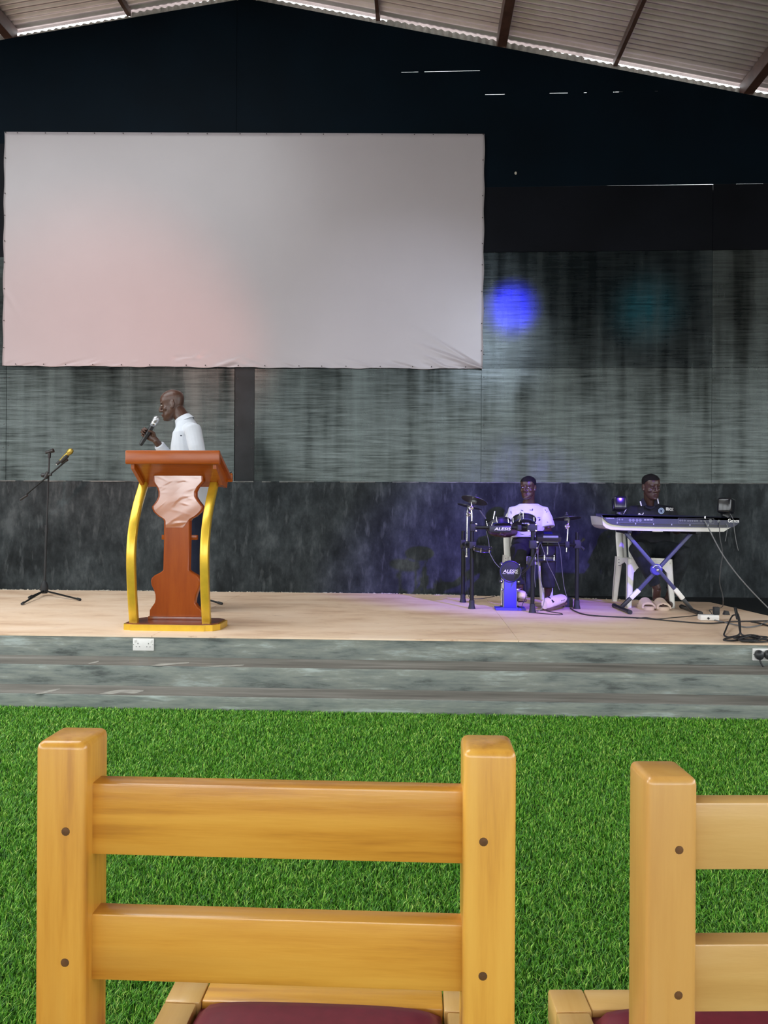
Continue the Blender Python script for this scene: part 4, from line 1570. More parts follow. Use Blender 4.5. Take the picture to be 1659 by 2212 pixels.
# ---------------------------------------------------------------- white plastic chair
def plastic_chair(label, px_l, px_r, yfront, yback, zs, ang=0.0):
    """front leg centres seen at px_l/px_r on plane yfront"""
    xl, xr = px_l, px_r
    loc = V((xl + xr) / 2, (yfront + yback) / 2, ZST)
    root = thing('plastic_chair', label, 'chair', loc, 'white plastic chairs on the stage')
    mt = M['chairw']
    cx = (xl + xr) / 2
    hw = (xr - xl) / 2
    z0 = ZST + zs

    def fin(m_, name, sm=40, parent=None):
        Rm = Matrix.Rotation(ang, 3, 'Z')
        m_.v = [Rm @ (v - loc) + loc for v in m_.v]
        return m_.part(name, mt, parent or root, sm)
    # seat with waterfall front and dished middle
    n, k = 14, 12
    vs, fs = [], []
    for j in range(k + 1):
        t = j / k
        for i in range(n + 1):
            u = 2 * i / n - 1
            x = cx + u * (hw + .01) * (1 - .10 * t)
            y = yfront - .01 + (yback - yfront) * t
            z = z0 - .022 * (1 - u * u) * math.sin(math.pi * min(1, t * 1.1)) - .02 * t
            if j == 0:
                z -= .045 - .02 * (1 - u * u)
            elif j == 1:
                z -= .006
            vs.append((x, y + (.0 if j else -.004), z))
    for j in range(k):
        for i in range(n):
            a = j * (n + 1) + i
            fs.append((a, a + 1, a + n + 2, a + n + 1))
    m_ = MB(); m_.add(vs, fs)
    o = fin(m_, 'seat', 180)
    md = o.modifiers.new('t', 'SOLIDIFY'); md.thickness = 0.006
    for i in range(5):      # seat slot ribs
        y = yfront + .07 + i * .05
        m_ = MB(); m_.box2((cx - hw * .6, y, z0 - .022), (cx + hw * .6, y + .012, z0 - .008), .003); fin(m_, 'seat_rib', parent=o)
    # legs: tapered angle section, splayed
    for sx in (-1, 1):
        for yy, sp in ((yfront, -.035), (yback - .02, .06)):
            top_ = V(cx + sx * hw * .96, yy, z0 - .01)
            ft = V(cx + sx * (hw + .02), yy + sp, ZST)
            w0, w1 = .062, .042
            d = .034
            poly = [top_ + V(-w0 / 2, 0, 0), top_ + V(w0 / 2, 0, 0), ft + V(w1 / 2, 0, 0), ft + V(-w1 / 2, 0, 0)]
            m_ = MB()
            m_.prism(poly, (0, .006, 0))
            m_.prism([top_ + V(sx * w0 / 2, 0, 0), top_ + V(sx * w0 / 2, d * 1.4, 0), ft + V(sx * w1 / 2, d, 0), ft + V(sx * w1 / 2, 0, 0)], (-sx * .006, 0, 0))
            m_.prism([top_ + V(-sx * w0 / 2, 0, 0), top_ + V(-sx * w0 / 2, d * .6, 0), ft + V(-sx * w1 / 2, d * .5, 0), ft + V(-sx * w1 / 2, 0, 0)], (sx * .006, 0, 0))
            fin(m_, 'leg', 20)
    # side apron webs with arched corner
    for sx in (-1, 1):
        x = cx + sx * hw * .98
        m_ = MB(); m_.prism([(x, yfront, z0 - .005), (x, yback, z0 - .02), (x, yback, z0 - .10), (x, (yfront + yback) / 2, z0 - .05), (x, yfront + .02, z0 - .12)], (-sx * .006, 0, 0)); fin(m_, 'side_web', 20)
        q = [V(cx + sx * hw * .97, yback - .015, z0 - .02 - k * .028) for k in range(3)]
        for c_ in q:
            m_ = MB(); m_.box(c_ + V(0, -.008, -.02), (.020, .006, .008), None); oo = fin(m_, 'slot'); oo.data.materials.clear(); oo.data.materials.append(M['grey'])
    ap = [(cx - hw * .97, z0 - .006), (cx - hw * .5, z0 - .001), (cx, z0 + .001), (cx + hw * .5, z0 - .001), (cx + hw * .97, z0 - .006), (cx + hw * .97, z0 - .15)]
    for k in range(1, 12):
        t = math.pi * k / 12
        ap.append((cx + hw * .80 * math.cos(t), z0 - .15 + .085 * math.sin(t) ** .7))
    ap.append((cx - hw * .97, z0 - .15))
    m_ = MB(); m_.prism([(x, yfront - .012, z) for x, z in ap], (0, .007, 0)); apo = fin(m_, 'front_apron', 20)
    for k in range(2):
        m_ = MB(); m_.box(V(cx, yfront - .0125, z0 - .022 - .02 * k), (hw * 1.3, .003, .003), None); oo = fin(m_, 'apron_groove', parent=apo); oo.data.materials.clear(); oo.data.materials.append(M['print_grey'])
    # back: curved shell with slats
    m_ = MB()
    rows = 9
    for sx in (-1, 1):
        pts = [V(cx + sx * hw * .90, yback - .01, z0 - .03), V(cx + sx * hw * .92, yback + .04, z0 + .18), V(cx + sx * hw * .80, yback + .085, z0 + .36)]
        m2 = MB(); m2.tube(smooth_path(pts, 4), [(.030, .010)] * 9, 10, lat=(1, 0, 0)); fin(m2, 'back_upright')
    m2 = MB()
    arc = [V(cx + hw * .80 * math.cos(a), yback + .085 + .02 * math.sin(a), z0 + .35 + .07 * math.sin(a)) for a in [math.pi * q / 12 for q in range(13)]]
    m2.tube(arc, [(.010, .028)] * 13, 10, lat=(0, 1, 0)); fin(m2, 'back_top_rail')
    for q in range(5):
        u = -0.62 + q * .31
        m2 = MB(); m2.tube([V(cx + u * hw, yback + .01, z0 - .02), V(cx + u * hw, yback + .062, z0 + .18), V(cx + u * hw * .92, yback + .10, z0 + .37)], [(.018, .005)] * 3, 8, lat=(1, 0, 0)); fin(m2, 'back_slat')
    return root


YK = 6.93
plastic_chair('white moulded plastic armchair under the seated keyboard player', P(1362, 1250, YK).x, P(1446, 1250, YK).x, YK, YK + .42, .44)
YD = 7.00
plastic_chair('white moulded plastic armchair under the seated drummer', P(1103, 1250, YD).x, P(1180, 1250, YD).x + .02, YD, YD + .42, .44)


# ---------------------------------------------------------------- the drummer
def drummer():
    Yp = 7.27
    base = V(P(1143, 1200, Yp).x, Yp, ZST)
    root = thing('person', 'seated drummer in a white patterned t-shirt looking to the left behind the drum kit', 'person', base)
    A = lambda x, y, Y=Yp: P(x, y, Y)
    s = 0.90
    tf, Rm = head_frame(A(1141, 1053, 7.22), math.radians(30), math.radians(4), math.radians(0), s)
    b = MB()
    add_head(b, tf, Rm, s)
    lat = V(1, 0, 0)
    b.tube([A(1144, 1062, 7.24), A(1143, 1078, 7.26), A(1142, 1092, 7.28)], [(.050, .052), (.049, .050), (.066, .062)], 16, lat=lat)
    b.tube([A(1142, 1090, 7.28), A(1142, 1103, 7.28), A(1141, 1130, 7.27), A(1141, 1155, 7.27), A(1141, 1180, 7.27), A(1141, 1190, 7.25)],
           [(.065, .052), (.10, .06), (.14, .09), (.13, .10), (.14, .11), (.12, .11)], 20, lat=lat)
    sh, el, wr = A(1110, 1101, 7.28), A(1109, 1149, 7.16), A(1087, 1156, 6.98)
    b.tube([sh + V(0, 0, -.035), (sh + el) / 2, el, (el + wr) / 2, wr], [.040, .042, .040, .036, .024], 14)
    hand(b, wr, V(-1, -.25, .05), V(0, -.5, .8), V(.0, -.3, .9), [(10, 20, 12), (16, 26, 14), (22, 30, 16), (28, 34, 18)], TH_OPEN, .92)
    sh2, el2, wr2 = A(1173, 1101, 7.28), A(1183, 1146, 7.22), A(1170, 1172, 7.04)
    b.tube([sh2 + V(0, 0, -.035), (sh2 + el2) / 2, el2, (el2 + wr2) / 2, wr2], [.040, .042, .040, .036, .024], 14)
    hand(b, wr2, V(-.3, -.8, -.3), V(-1, .2, .1), V(0, -.2, -1), REST, TH_OPEN, .92)
    hl, kl, al = A(1128, 1183, 7.20), A(1120, 1186, 6.87), A(1122, 1268, 6.86)
    hr, kr, ar = A(1156, 1183, 7.20), A(1184, 1188, 6.93), A(1184, 1276, 6.90)
    for h_, k_, a_ in ((hl, kl, al), (hr, kr, ar)):
        b.tube([h_, (h_ + k_) / 2, k_, k_ + (a_ - k_) * .3, a_], [.075, .068, .054, .05, .034], 14)
    # feet
    al_f = V(al.x, al.y, ZST + .10)
    b.tube([al, al_f + V(0, .03, 0), al_f + V(0, -.10, .015), al_f + V(0, -.15, .02)], [.034, .034, .03, .018], 12)
    heel, toe = G(1181, 1304, ZST + .06), P(1214, 1293, 6.80)
    b.tube([ar, heel, (heel + toe) / 2, toe], [.034, .034, .03, .02], 12)
    body = skin_obj(b, 'body', M['skin2'], root, 0.0045, 2)
    eyes(tf, Rm, s, body, -0.004, 0.75)
    lips(tf, Rm, s, body, M['lip'])
    hair_cap(tf, root, M['hair'], 0.062, -0.045)
    # t-shirt, wide short sleeves
    c = MB()
    c.tube([A(1142, 1088, 7.28), A(1142, 1095, 7.28), A(1142, 1105, 7.28), A(1141, 1130, 7.27), A(1141, 1150, 7.265), A(1141, 1162, 7.26)],
           [(.085, .065), (.140, .078), (.168, .105), (.165, .125), (.158, .130), (.160, .130)], 24, lat=lat)
    for a_, e_, cut in ((sh, el, .80), (sh2, el2, .86)):
        cu = a_ + (e_ - a_) * cut
        c.tube([A(1142, 1094, 7.28) * .5 + a_ * .5 + V(0, 0, -.022), a_ + V(0, 0, -.022), (a_ * .5 + cu * .5), cu], [.050, .064, .070, .076], 16)
    tee = skin_obj(c, 't_shirt', M['tee'], root, 0.006, 3)
    # printed ink marks
    rr = random.Random(21)
    marks = [(1128, 1103, 6, 1.5, .3), (1147, 1102, 7, 1.2, 0), (1150, 1101, 2, 5, .2), (1104, 1107, 1.6, 7, -.2), (1178, 1102, 4, 1.2, .8), (1181, 1106, 3, 1.4, -.8), (1164, 1118, 6, 1.2, .1), (1165, 1123, 3, 5, .4), (1183, 1128, 3.5, 1.4, .5), (1163, 1136, 2, 1, 0), (1127, 1154, 9, 1.1, .1), (1146, 1157, 8, 1.0, -.1)]
    dg = bpy.context.evaluated_depsgraph_get()
    from mathutils.bvhtree import BVHTree
    bvh = BVHTree.FromObject(tee, dg)
    org = ORI[root.name]
    for mx, my, w_, h_, a in marks:
        vs = []
        n = 9
        for q in range(n):
            t = 2 * math.pi * q / n
            r_ = 0.62 + 0.5 * rr.random()
            ux, uy = w_ * math.cos(t) * r_ / 1.6, h_ * math.sin(t) * r_ / 1.6
            X, Yq = mx + ux * math.cos(a) - uy * math.sin(a), my + ux * math.sin(a) + uy * math.cos(a)
            d = _ray(X, Yq).normalized()
            hit = bvh.ray_cast(CPOS - org, d)
            if hit[0] is None:
                vs = None
                break
            vs.append(hit[0] + org + hit[1] * 0.0015)
        if vs:
            m_ = MB(); m_.add(vs, [tuple(range(n))])
            m_.part('ink_mark', M['print_dark'], tee, 0)
    # trousers
    c = MB()
    c.tube([A(1141, 1160, 7.27), A(1141, 1175, 7.27), A(1141, 1192, 7.24)], [(.145, .118), (.160, .13), (.14, .13)], 20, lat=lat)
    for h_, k_, a_ in ((hl, kl, al), (hr, kr, ar)):
        c.tube([h_, (h_ + k_) / 2, k_, k_ + (a_ - k_) * .3, k_ + (a_ - k_) * .93], [.092, .086, .074, .070, .058], 16)
    skin_obj(c, 'trousers', M['darkcloth'], root, 0.007, 3)
    # clogs
    for hh, tt in ((heel, toe), (V(al.x, al.y + .03, ZST + .092), V(al.x, al.y - .15, ZST + .122))):
        d = (tt - hh).normalized()
        up = V(0, 0, 1)
        sdv = d.cross(up).normalized()
        u = sdv.cross(d)
        m_ = MB()
        m_.tube([hh - d * .035, hh, hh + d * .08, tt - d * .01, tt + d * .018, tt + d * .034], [(.030, .042), (.042, .050), (.046, .052), (.048, .042), (.040, .032), (.018, .016)], 16, lat=sdv)
        sh_ = m_.part('clog', M['shoe'], root)
        m_ = MB()
        pl = []
        n = 20
        mid = (hh + tt) / 2 + d * .008
        Ln = (tt - hh).length / 2 + .040
        for q in range(n):
            t = 2 * math.pi * q / n
            pl.append(mid + d * (Ln * math.copysign(abs(math.cos(t)) ** .7, math.cos(t))) + sdv * (.050 * math.copysign(abs(math.sin(t)) ** .7, math.sin(t))) - u * .052)
        m_.prism(pl, u * .018)
        m_.part('sole', M['sole'], sh_)
        m_ = MB()
        m_.tube([hh + d * .035 + sdv * .05 + u * .01, hh + d * .022 + u * .062, hh + d * .035 - sdv * .05 + u * .01], [(.012, .004)] * 3, 8, lat=d)
        m_.part('heel_strap', M['black'], sh_)
        for q in range(3):
            m_ = MB(); m_.ell(mid + d * (.03 + .022 * q) + sdv * .046 + u * (.0), (.005, .005, .005), None, 8, 6); m_.part('vent_hole', M['black'], sh_)


M['print_dark'] = mat('dark_ink', (0.05, 0.045, 0.09), 0.8)
M['sole'] = mat('worn_brown_sole', (0.10, 0.055, 0.045), 0.7, var=0.4)
drummer()


# ---------------------------------------------------------------- the keyboard player
def keys_player():
    Yp = 7.22
    base = V(P(1408, 1200, Yp).x, Yp, ZST)
    root = thing('person', 'seated keyboard player in a black polo shirt with eyes lowered', 'person', base)
    A = lambda x, y, Y=Yp: P(x, y, Y)
    s = 0.97
    tf, Rm = head_frame(A(1406, 1051, 7.14), math.radians(-16), math.radians(10), math.radians(-3), s)
    b = MB()
    add_head(b, tf, Rm, s)
    lat = V(1, 0, 0)
    b.tube([A(1403, 1062, 7.18), A(1404, 1078, 7.20), A(1405, 1094, 7.23)], [(.053, .055), (.052, .054), (.07, .066)], 16, lat=lat)
    b.tube([A(1405, 1090, 7.24), A(1405, 1104, 7.24), A(1405, 1130, 7.23), A(1405, 1160, 7.22), A(1405, 1184, 7.22), A(1405, 1194, 7.2)],
           [(.065, .055), (.11, .07), (.155, .10), (.145, .11), (.15, .11), (.13, .11)], 20, lat=lat)
    sh, el, wr = A(1367, 1101, 7.24), A(1352, 1146, 7.14), A(1364, 1128, 6.93)
    sh2, el2, wr2 = A(1445, 1101, 7.24), A(1462, 1146, 7.14), A(1452, 1128, 6.93)
    for a_, e_, w_ in ((sh, el, wr), (sh2, el2, wr2)):
        b.tube([a_ + V(0, 0, -.035), (a_ + e_) / 2, e_, (e_ + w_) / 2, w_], [.042, .044, .042, .038, .025], 14)
    hand(b, wr, V(.3, -.9, -.1), V(1, .3, 0), V(0, -.1, -1), REST, TH_OPEN, .98)
    hand(b, wr2, V(-.3, -.9, -.1), V(-1, .3, 0), V(0, -.1, -1), REST, TH_OPEN, .98)
    hl, kl, al = A(1390, 1188, 7.16), A(1377, 1184, 6.86), A(1420, 1272, 6.86)
    hr, kr, ar = A(1420, 1188, 7.16), A(1478, 1193, 6.92), A(1450, 1274, 7.00)
    for h_, k_, a_ in ((hl, kl, al), (hr, kr, ar)):
        b.tube([h_, (h_ + k_) / 2, k_, k_ + (a_ - k_) * .3, a_], [.080, .072, .056, .052, .034], 14)
    ft = G(1436.5, 1320, ZST)
    b.tube([al, ft + V(-.01, .21, .075), ft + V(0, .13, .052), ft + V(0, .07, .044), ft + V(0, .045, .040)], [.034, .034, .026, .020, .012], 12)
    ft2 = V(A(1446, 1290, 6.98).x, 6.99, ZST + .04)
    b.tube([ar, ft2 + V(0, .03, .01), ft2 + V(-.02, -.08, -.008), ft2 + V(-.03, -.14, -.016)], [.034, .036, .030, .016], 12)
    body = skin_obj(b, 'body', M['skin2'], root, 0.0045, 2)
    eyes(tf, Rm, s, body, 0.0, 0.42)
    lips(tf, Rm, s, body, M['lip_k'])
    hair_cap(tf, root, M['hair'], 0.070, -0.045, 1.025)
    c = MB()
    c.tube([A(1405, 1090, 7.24), A(1405, 1096, 7.24), A(1405, 1106, 7.24), A(1405, 1130, 7.23), A(1405, 1155, 7.22), A(1405, 1172, 7.22)],
           [(.085, .066), (.150, .085), (.188, .11), (.186, .13), (.175, .135), (.175, .138)], 24, lat=lat)
    for a_, e_ in ((sh, el), (sh2, el2)):
        cu = a_ + (e_ - a_) * .86
        c.tube([A(1405, 1094, 7.24) * .5 + a_ * .5 + V(0, 0, -.022), a_ + V(0, 0, -.020), (a_ + cu) / 2, cu], [.052, .066, .068, .070], 16)
    polo = skin_obj(c, 'polo_shirt', M['polo'], root, 0.006, 3)
    # collar wings with a white stripe each
    for sgn, pts in ((-1, [(1389, 1076), (1384, 1083), (1388, 1095), (1397, 1091), (1393, 1082)]), (1, [(1417, 1073), (1423, 1080), (1424, 1091), (1413, 1092), (1414, 1080)])):
        vs = [A(x, y, 7.14 + (.03 if k in (0,) else 0)) for k, (x, y) in enumerate(pts)]
        m_ = MB(); m_.prism(vs, (0, .012, 0)); cw = m_.part('collar', M['polo'], polo)
        a_, b_ = ((1383, 1083), (1385.5, 1093)) if sgn < 0 else ((1420, 1075), (1422.5, 1088))
        m_ = MB(); m_.bar(A(*a_, 7.132), A(*b_, 7.132), .009, .005, up=(0, 1, 0)); m_.part('collar_stripe', M['print'], cw)
    m_ = MB()
    m_.tube([A(1391, 1086, 7.19), A(1396, 1096, 7.12), A(1405, 1099, 7.11), A(1413, 1096, 7.12), A(1417, 1085, 7.19)], [.010] * 5, 8)
    m_.part('collar_band', M['polo'], polo)
    # crest, maker's mark and sleeve patches laid on the cloth
    dg = bpy.context.evaluated_depsgraph_get()
    from mathutils.bvhtree import BVHTree
    bvh = BVHTree.FromObject(polo, dg)
    org = ORI[root.name]

    def lay(pts, name, mt, off=.002):
        vs = []
        for x, y in pts:
            h = bvh.ray_cast(CPOS - org, _ray(x, y).normalized())
            if h[0] is None:
                return
            vs.append(h[0] + org - _ray(x, y).normalized() * off)
        m_ = MB(); m_.add(vs, [tuple(range(len(vs)))])
        return m_.part(name, mt, polo, 0)

    def circ(x, y, r, n=18, a0=0):
        return [(x + r * math.cos(a0 + 2 * math.pi * k / n), y + r * math.sin(a0 + 2 * math.pi * k / n)) for k in range(n)]
    lay(circ(1428.5, 1103.5, 6.6), 'crest_ring', M['print_blue'], .003)
    lay(circ(1428.5, 1103.5, 5.2), 'crest_band', M['print_navy'], .004)
    lay(circ(1428.5, 1103.5, 4.2), 'crest_field', M['print_blue'], .005)
    lay([(1426, 1101), (1431, 1101), (1431, 1105), (1428.5, 1107.5), (1426, 1105)], 'crest_shield', M['print_navy'], .006)
    for q, mm in (((1379, 1108.5), None),):
        x0, y0 = 1378, 1114
        cat = [(0, 0), (.6, -3.4), (2, -5.2), (4.2, -4.8), (6.5, -2.9), (8.6, -3.2), (10.3, -4.2), (11.3, -6.2), (12.6, -6.6), (11.9, -4.2), (10.8, -2.2), (9.6, -.4), (8.4, -.2), (9.2, -2.0), (7.2, -1.6), (5, -2.2), (3, -2.9), (1.6, -2.2), (.8, -.2)]
        lay([(x0 + a, y0 + b_) for a, b_ in cat], 'breast_mark', M['print'], .004)
    for k_, cells in enumerate((((0, 0), (1, 0), (2, 0), (0, 1), (2, 1), (0, 2), (1, 2), (2, 2)), ((0, 0), (0, 1), (0, 2), (1, 1), (2, 0), (2, 2)), ((0, 0), (2, 0), (1, 1), (0, 2), (2, 2)))):
        for cx_, cy_ in cells:                       # block lettering on the sleeve
            x_, y_ = 1438.6 + 5.4 * k_ + 1.55 * cx_, 1096.2 + 2.1 * cy_ + .5 * k_
            lay([(x_, y_), (x_ + 1.55, y_ + .12), (x_ + 1.55, y_ + 2.2), (x_, y_ + 2.1)], 'sleeve_print', M['print'], .004)
    lay(circ(1356, 1101.5, 4.2), 'sleeve_badge', M['print_orange'], .004)
    c = MB()
    c.tube([A(1405, 1168, 7.22), A(1405, 1182, 7.22), A(1405, 1197, 7.18)], [(.150, .12), (.168, .135), (.145, .13)], 20, lat=lat)
    for h_, k_, a_ in ((hl, kl, al), (hr, kr, ar)):
        c.tube([h_, (h_ + k_) / 2, k_, k_ + (a_ - k_) * .3, k_ + (a_ - k_) * (.90 if h_ is hl else 1.0)], [.096, .090, .078, .068, .048], 16)
    skin_obj(c, 'jeans', M['jeans'], root, 0.007, 3)


M['print_blue'] = mat('pale_blue_print', (0.45, 0.58, 0.72), 0.6, var=0.03)
M['print_navy'] = mat('navy_print', (0.03, 0.05, 0.12), 0.6)
M['print_orange'] = mat('orange_cream_print', (0.75, 0.48, 0.28), 0.6)
keys_player()


def slide(label, px0, px1, pyb):
    a, b = G(px0, pyb, ZST), G(px1, pyb, ZST)
    cx, y0 = (a.x + b.x) / 2, (a.y + b.y) / 2
    w = (b.x - a.x)
    Ln = .27
    loc = V(cx, y0 + Ln / 2, ZST)
    root = thing('slide_sandal', label, 'sandal', loc, 'beige slide sandals')
    # foot bed
    pl = []
    for q in range(24):
        t = 2 * math.pi * q / 24
        v = math.sin(t)
        k = .5 * w * (1.0 if v < 0 else .86)
        pl.append(V(cx + k * math.copysign(abs(math.cos(t)) ** .6, math.cos(t)), y0 + Ln / 2 + Ln / 2 * math.copysign(abs(v) ** .8, v), ZST + .001))
    m_ = MB(); m_.prism(pl, (0, 0, .030)); m_.part('footbed', M['slide'], root)
    # hooded strap: arched tunnel, open to the toes
    vs, fs = [], []
    n, k = 16, 5
    for j in range(k + 1):
        t = j / k
        for layer in (0, 1):
            for i in range(n + 1):
                a_ = math.pi * i / n
                th = .020 - .008 * abs(math.cos(a_))
                rx = w / 2 - (0 if layer else .016)
                rz = (.066 + .034 * t) - (0 if layer else th)
                vs.append((cx - rx * math.cos(a_) * (1 - .03 * t), y0 + .02 + .12 * t + .03 * (math.sin(a_)) * (1 - t), ZST + .016 + (rz - .016) * max(0.0, math.sin(a_)) ** .75))
    row = 2 * (n + 1)
    for j in range(k):
        for i in range(n):
            for L in (0, n + 1):
                a_ = j * row + L + i
                fs.append((a_, a_ + 1, a_ + row + 1, a_ + row))
    for j in (0, k):
        for i in range(n):
            a_ = j * row + i
            fs.append((a_, a_ + 1, a_ + n + 2, a_ + n + 1))
    m_ = MB(); m_.add(vs, fs); m_.part('strap', M['slide'], root, 60)


slide('empty beige slide sandal on the stage, the left one of the pair', 1388.5, 1419, 1319)
slide('beige slide sandal worn by the keyboard player, the right one of the pair', 1421, 1452, 1320)

# ================================================================== ELECTRONIC DRUM KIT
def drums():
    def D(cx, cy, Y):
        return P(960 + cx * 0.19892, 1010 + cy * 0.19892, Y)
    legs = {'a': G(1000, 1301, ZST), 'b': G(1019, 1315, ZST), 'c': G(1150, 1323.5, ZST), 'd': G(1246, 1315, ZST)}
    YA, YB_, YCc, YDd = [legs[k].y for k in 'abcd']
    loc = (legs['a'] + legs['b'] + legs['c'] + legs['d']) / 4
    root = thing('drum_kit', 'black electronic drum kit on a tubular rack in front of the drummer', 'drums', loc)
    tops = {'a': D(195, 692, YA), 'b': D(297, 590, YB_), 'c': D(955, 640, YCc), 'd': D(1440, 705, YDd)}
    for k in 'abcd':
        p, q = legs[k], tops[k]
        m_ = MB(); m_.cyl(p + V(0, 0, .01), V(p.x, p.y, q.z), .0175, 16); lg = m_.part('rack_post', M['blackm'], root)
        m_ = MB(); m_.lathe([(.032, 0), (.030, .01), (.024, .035), (.023, .075)], p, (0, 0, 1), 16); m_.part('rubber_foot', M['rubber'], lg)
        m_ = MB(); m_.lathe([(.0178, 0), (.0178, .004), (.012, .007)], V(p.x, p.y, q.z), (0, 0, 1), 14); m_.part('post_cap', M['rubber'], lg)
    def at(k, cy):
        Y = legs[k].y
        return V(legs[k].x, Y, D(600, cy, Y).z)
    def bar(a, b, r=.0155):
        m_ = MB(); m_.cyl(a, b, r, 14); return m_.part('rack_bar', M['blackm'], root)
    def clamp(p, sz=(.055, .055, .07), bolts=()):
        m_ = MB(); m_.box(p, sz, None, .008, 2); c = m_.part('clamp', M['rubber'], root)
        for b in bolts:
            m_ = MB(); m_.lathe([(.008, 0), (.008, .006), (.004, .009)], p + V(*b), (0, -1, 0), 10); m_.part('bolt', M['chrome'], c)
        return c
    bar(at('b', 652), at('c', 652))
    bar(at('a', 832), at('b', 845))
    bar(at('c', 832), at('d', 832))
    clamp(at('b', 652) + V(.012, 0, 0), (.062, .052, .066), ((.022, -.027, .03), (.022, -.027, -.03)))
    clamp(at('c', 650) + V(-.008, 0, 0), (.085, .055, .066), ((-.032, -.028, .028), (-.032, -.028, -.028), (.03, -.028, .025), (.03, -.028, -.025)))
    clamp(at('b', 845) + V(.004, 0, 0), (.060, .055, .064))
    clamp(at('a', 832), (.055, .055, .08))
    clamp(at('c', 832) + V(.004, 0, 0), (.066, .058, .07), ((.03, -.03, .02), (.03, -.03, -.03)))
    clamp(at('d', 825), (.060, .058, .075))
    clamp(at('c', 1015) + V(-.018, 0, 0), (.05, .05, .075))
    m_ = MB(); m_.tube([at('d', 815) + V(.03, -.02, .01), at('d', 800) + V(.055, -.03, .03)], [.01, .014], 8); m_.part('wing_bolt', M['rubber'], root)
    m_ = MB(); m_.tube([at('d', 850) + V(.03, -.02, .0), at('d', 870) + V(.055, -.03, -.01)], [.01, .014], 8); m_.part('wing_bolt', M['rubber'], root)
    # name plate on the front bar
    yb = (YB_ + YCc) / 2 - .075
    a, b = D(488, 630, yb), D(728, 706, yb)
    m_ = MB(); m_.box2((a.x, yb, b.z), (b.x, yb + .07, a.z), .006); pl = m_.part('name_plate', M['black'], root)
    text_part('lettering', 'ALESIS', .034, face_cam_matrix(D(630, 668, yb - .001)), M['print'], pl, .001, width=.140, shear=.2)

    def pad(name, c, n, r, h, Ltx=False):
        n = Vector(n).normalized()
        t = thing  # noqa
        m_ = MB(); m_.lathe([(r * .80, -h), (r * .95, -h * .9), (r * .98, -.004), (r * .98, 0)], c, n, 28); sh = m_.part(name, M['black'], root)
        m_ = MB(); m_.lathe([(r * .93, .0), (r * .93, .004), (r * .5, .006), (.001, .006)], c, n, 28); m_.part('pad_head', M['rubber'], sh)
        m_ = MB(); m_.torus(c + n * .003, n, r * .99, .0075, 32, 8); m_.part('rim', M['blackm'], sh)
        m_ = MB(); m_.torus(c - n * h * .75, n, r * .97, .004, 32, 6); m_.part('lower_hoop', M['blue_dark'], sh)
        u = n.orthogonal().normalized(); w = n.cross(u)
        for k in range(6):
            t = math.pi / 6 + k * math.pi / 3
            d = u * math.cos(t) + w * math.sin(t)
            m_ = MB(); m_.cyl(c + d * (r * 1.02) + n * .012, c + d * (r * 1.0) - n * (h * .8), .0045, 8); m_.part('tension_rod', M['chrome'], sh)
        return sh
    t1, t2 = D(585, 600, 6.70), D(862, 575, 6.62)
    pad('tom_pad', t1, (-.12, .42, .9), .105, .055)
    s2 = pad('tom_pad', t2, (.03, .55, .83), .100, .060)
    text_part('lettering', 'ALESIS', .012, face_cam_matrix(D(880, 606, 6.515), (0, -1, .1)), M['print_grey'], s2, .0006, width=.062)
    for c, e in ((t1, D(520, 652, 6.56)), (t2, D(812, 655, 6.50))):
        m_ = MB(); m_.cyl(c + V(0, -.03, -.05), e, .012, 10); m_.part('pad_arm', M['blackm'], root)
        clamp(e, (.036, .05, .05))
    for x, y0, y1, Y in ((540, 475, 560, 6.52), (822, 480, 520, 6.50), (818, 555, 590, 6.49), (521, 590, 630, 6.53)):
        m_ = MB(); m_.cyl(D(x + 8, y0, Y), D(x - 8, y1, Y), .0055, 8); m_.part('tension_rod', M['chrome'], root)
    p3 = D(415, 868, 6.66)
    pad('snare_pad', p3, (.08, -.18, .98), .075, .035)
    m_ = MB(); m_.cyl(at('b', 845), p3 + V(-.03, 0, -.01), .011, 10); m_.part('pad_arm', M['blackm'], root)
    p4 = D(1095, 975, 6.62)
    pad('floor_tom_pad', p4, (.0, .15, .98), .088, .04)
    m_ = MB(); m_.tube(smooth_path([D(1118, 855, 6.55), D(1119, 930, 6.55), D(1108, 958, 6.55), D(1075, 964, 6.57)], 4), [.006] * 13, 8); m_.part('bent_rod', M['chrome'], root)

    def cymbal(c, n, r):
        n = Vector(n).normalized()
        m_ = MB(); m_.lathe([(r, -.003), (r, .002), (r * .6, .008), (r * .32, .012), (r * .27, .022), (.02, .027), (.002, .027)], c, n, 32)
        m_.lathe([(r * .99, -.004), (r * .3, .002), (.002, .002)], c, n, 32)
        cy = m_.part('cymbal_pad', M['black'], root)
        m_ = MB(); m_.lathe([(.014, .02), (.014, .038), (.008, .042), (.008, .055)], c, n, 12); m_.part('wing_nut', M['rubber'], cy)
        m_ = MB(); m_.lathe([(.022, -.02), (.026, -.004), (.026, 0)], c, n, 14); m_.part('sleeve', M['grey'], cy)
        return c, n
    def rod(pts, r=.0075, joint=None):
        m_ = MB(); m_.tube(pts, [r] * len(pts), 10); ro = m_.part('chrome_rod', M['chrome'], root)
        if joint:
            m_ = MB(); m_.torus(joint, (0, 1, 0), .015, .006, 16, 8); m_.cyl(joint + V(-.012, 0, 0), joint + V(.022, 0, 0), .007, 8); m_.part('tilter', M['chrome'], ro)
    cymbal(D(327, 357, YB_ + .02), (.27, .24, .95), .116)
    rod([D(300, 368, YB_ + .02), D(290, 438, YB_), D(296, 500, YB_), D(297, 600, YB_)], .008, D(288, 440, YB_ - .01))
    cymbal(D(276, 425, 7.0), (.24, .07, .97), .114)
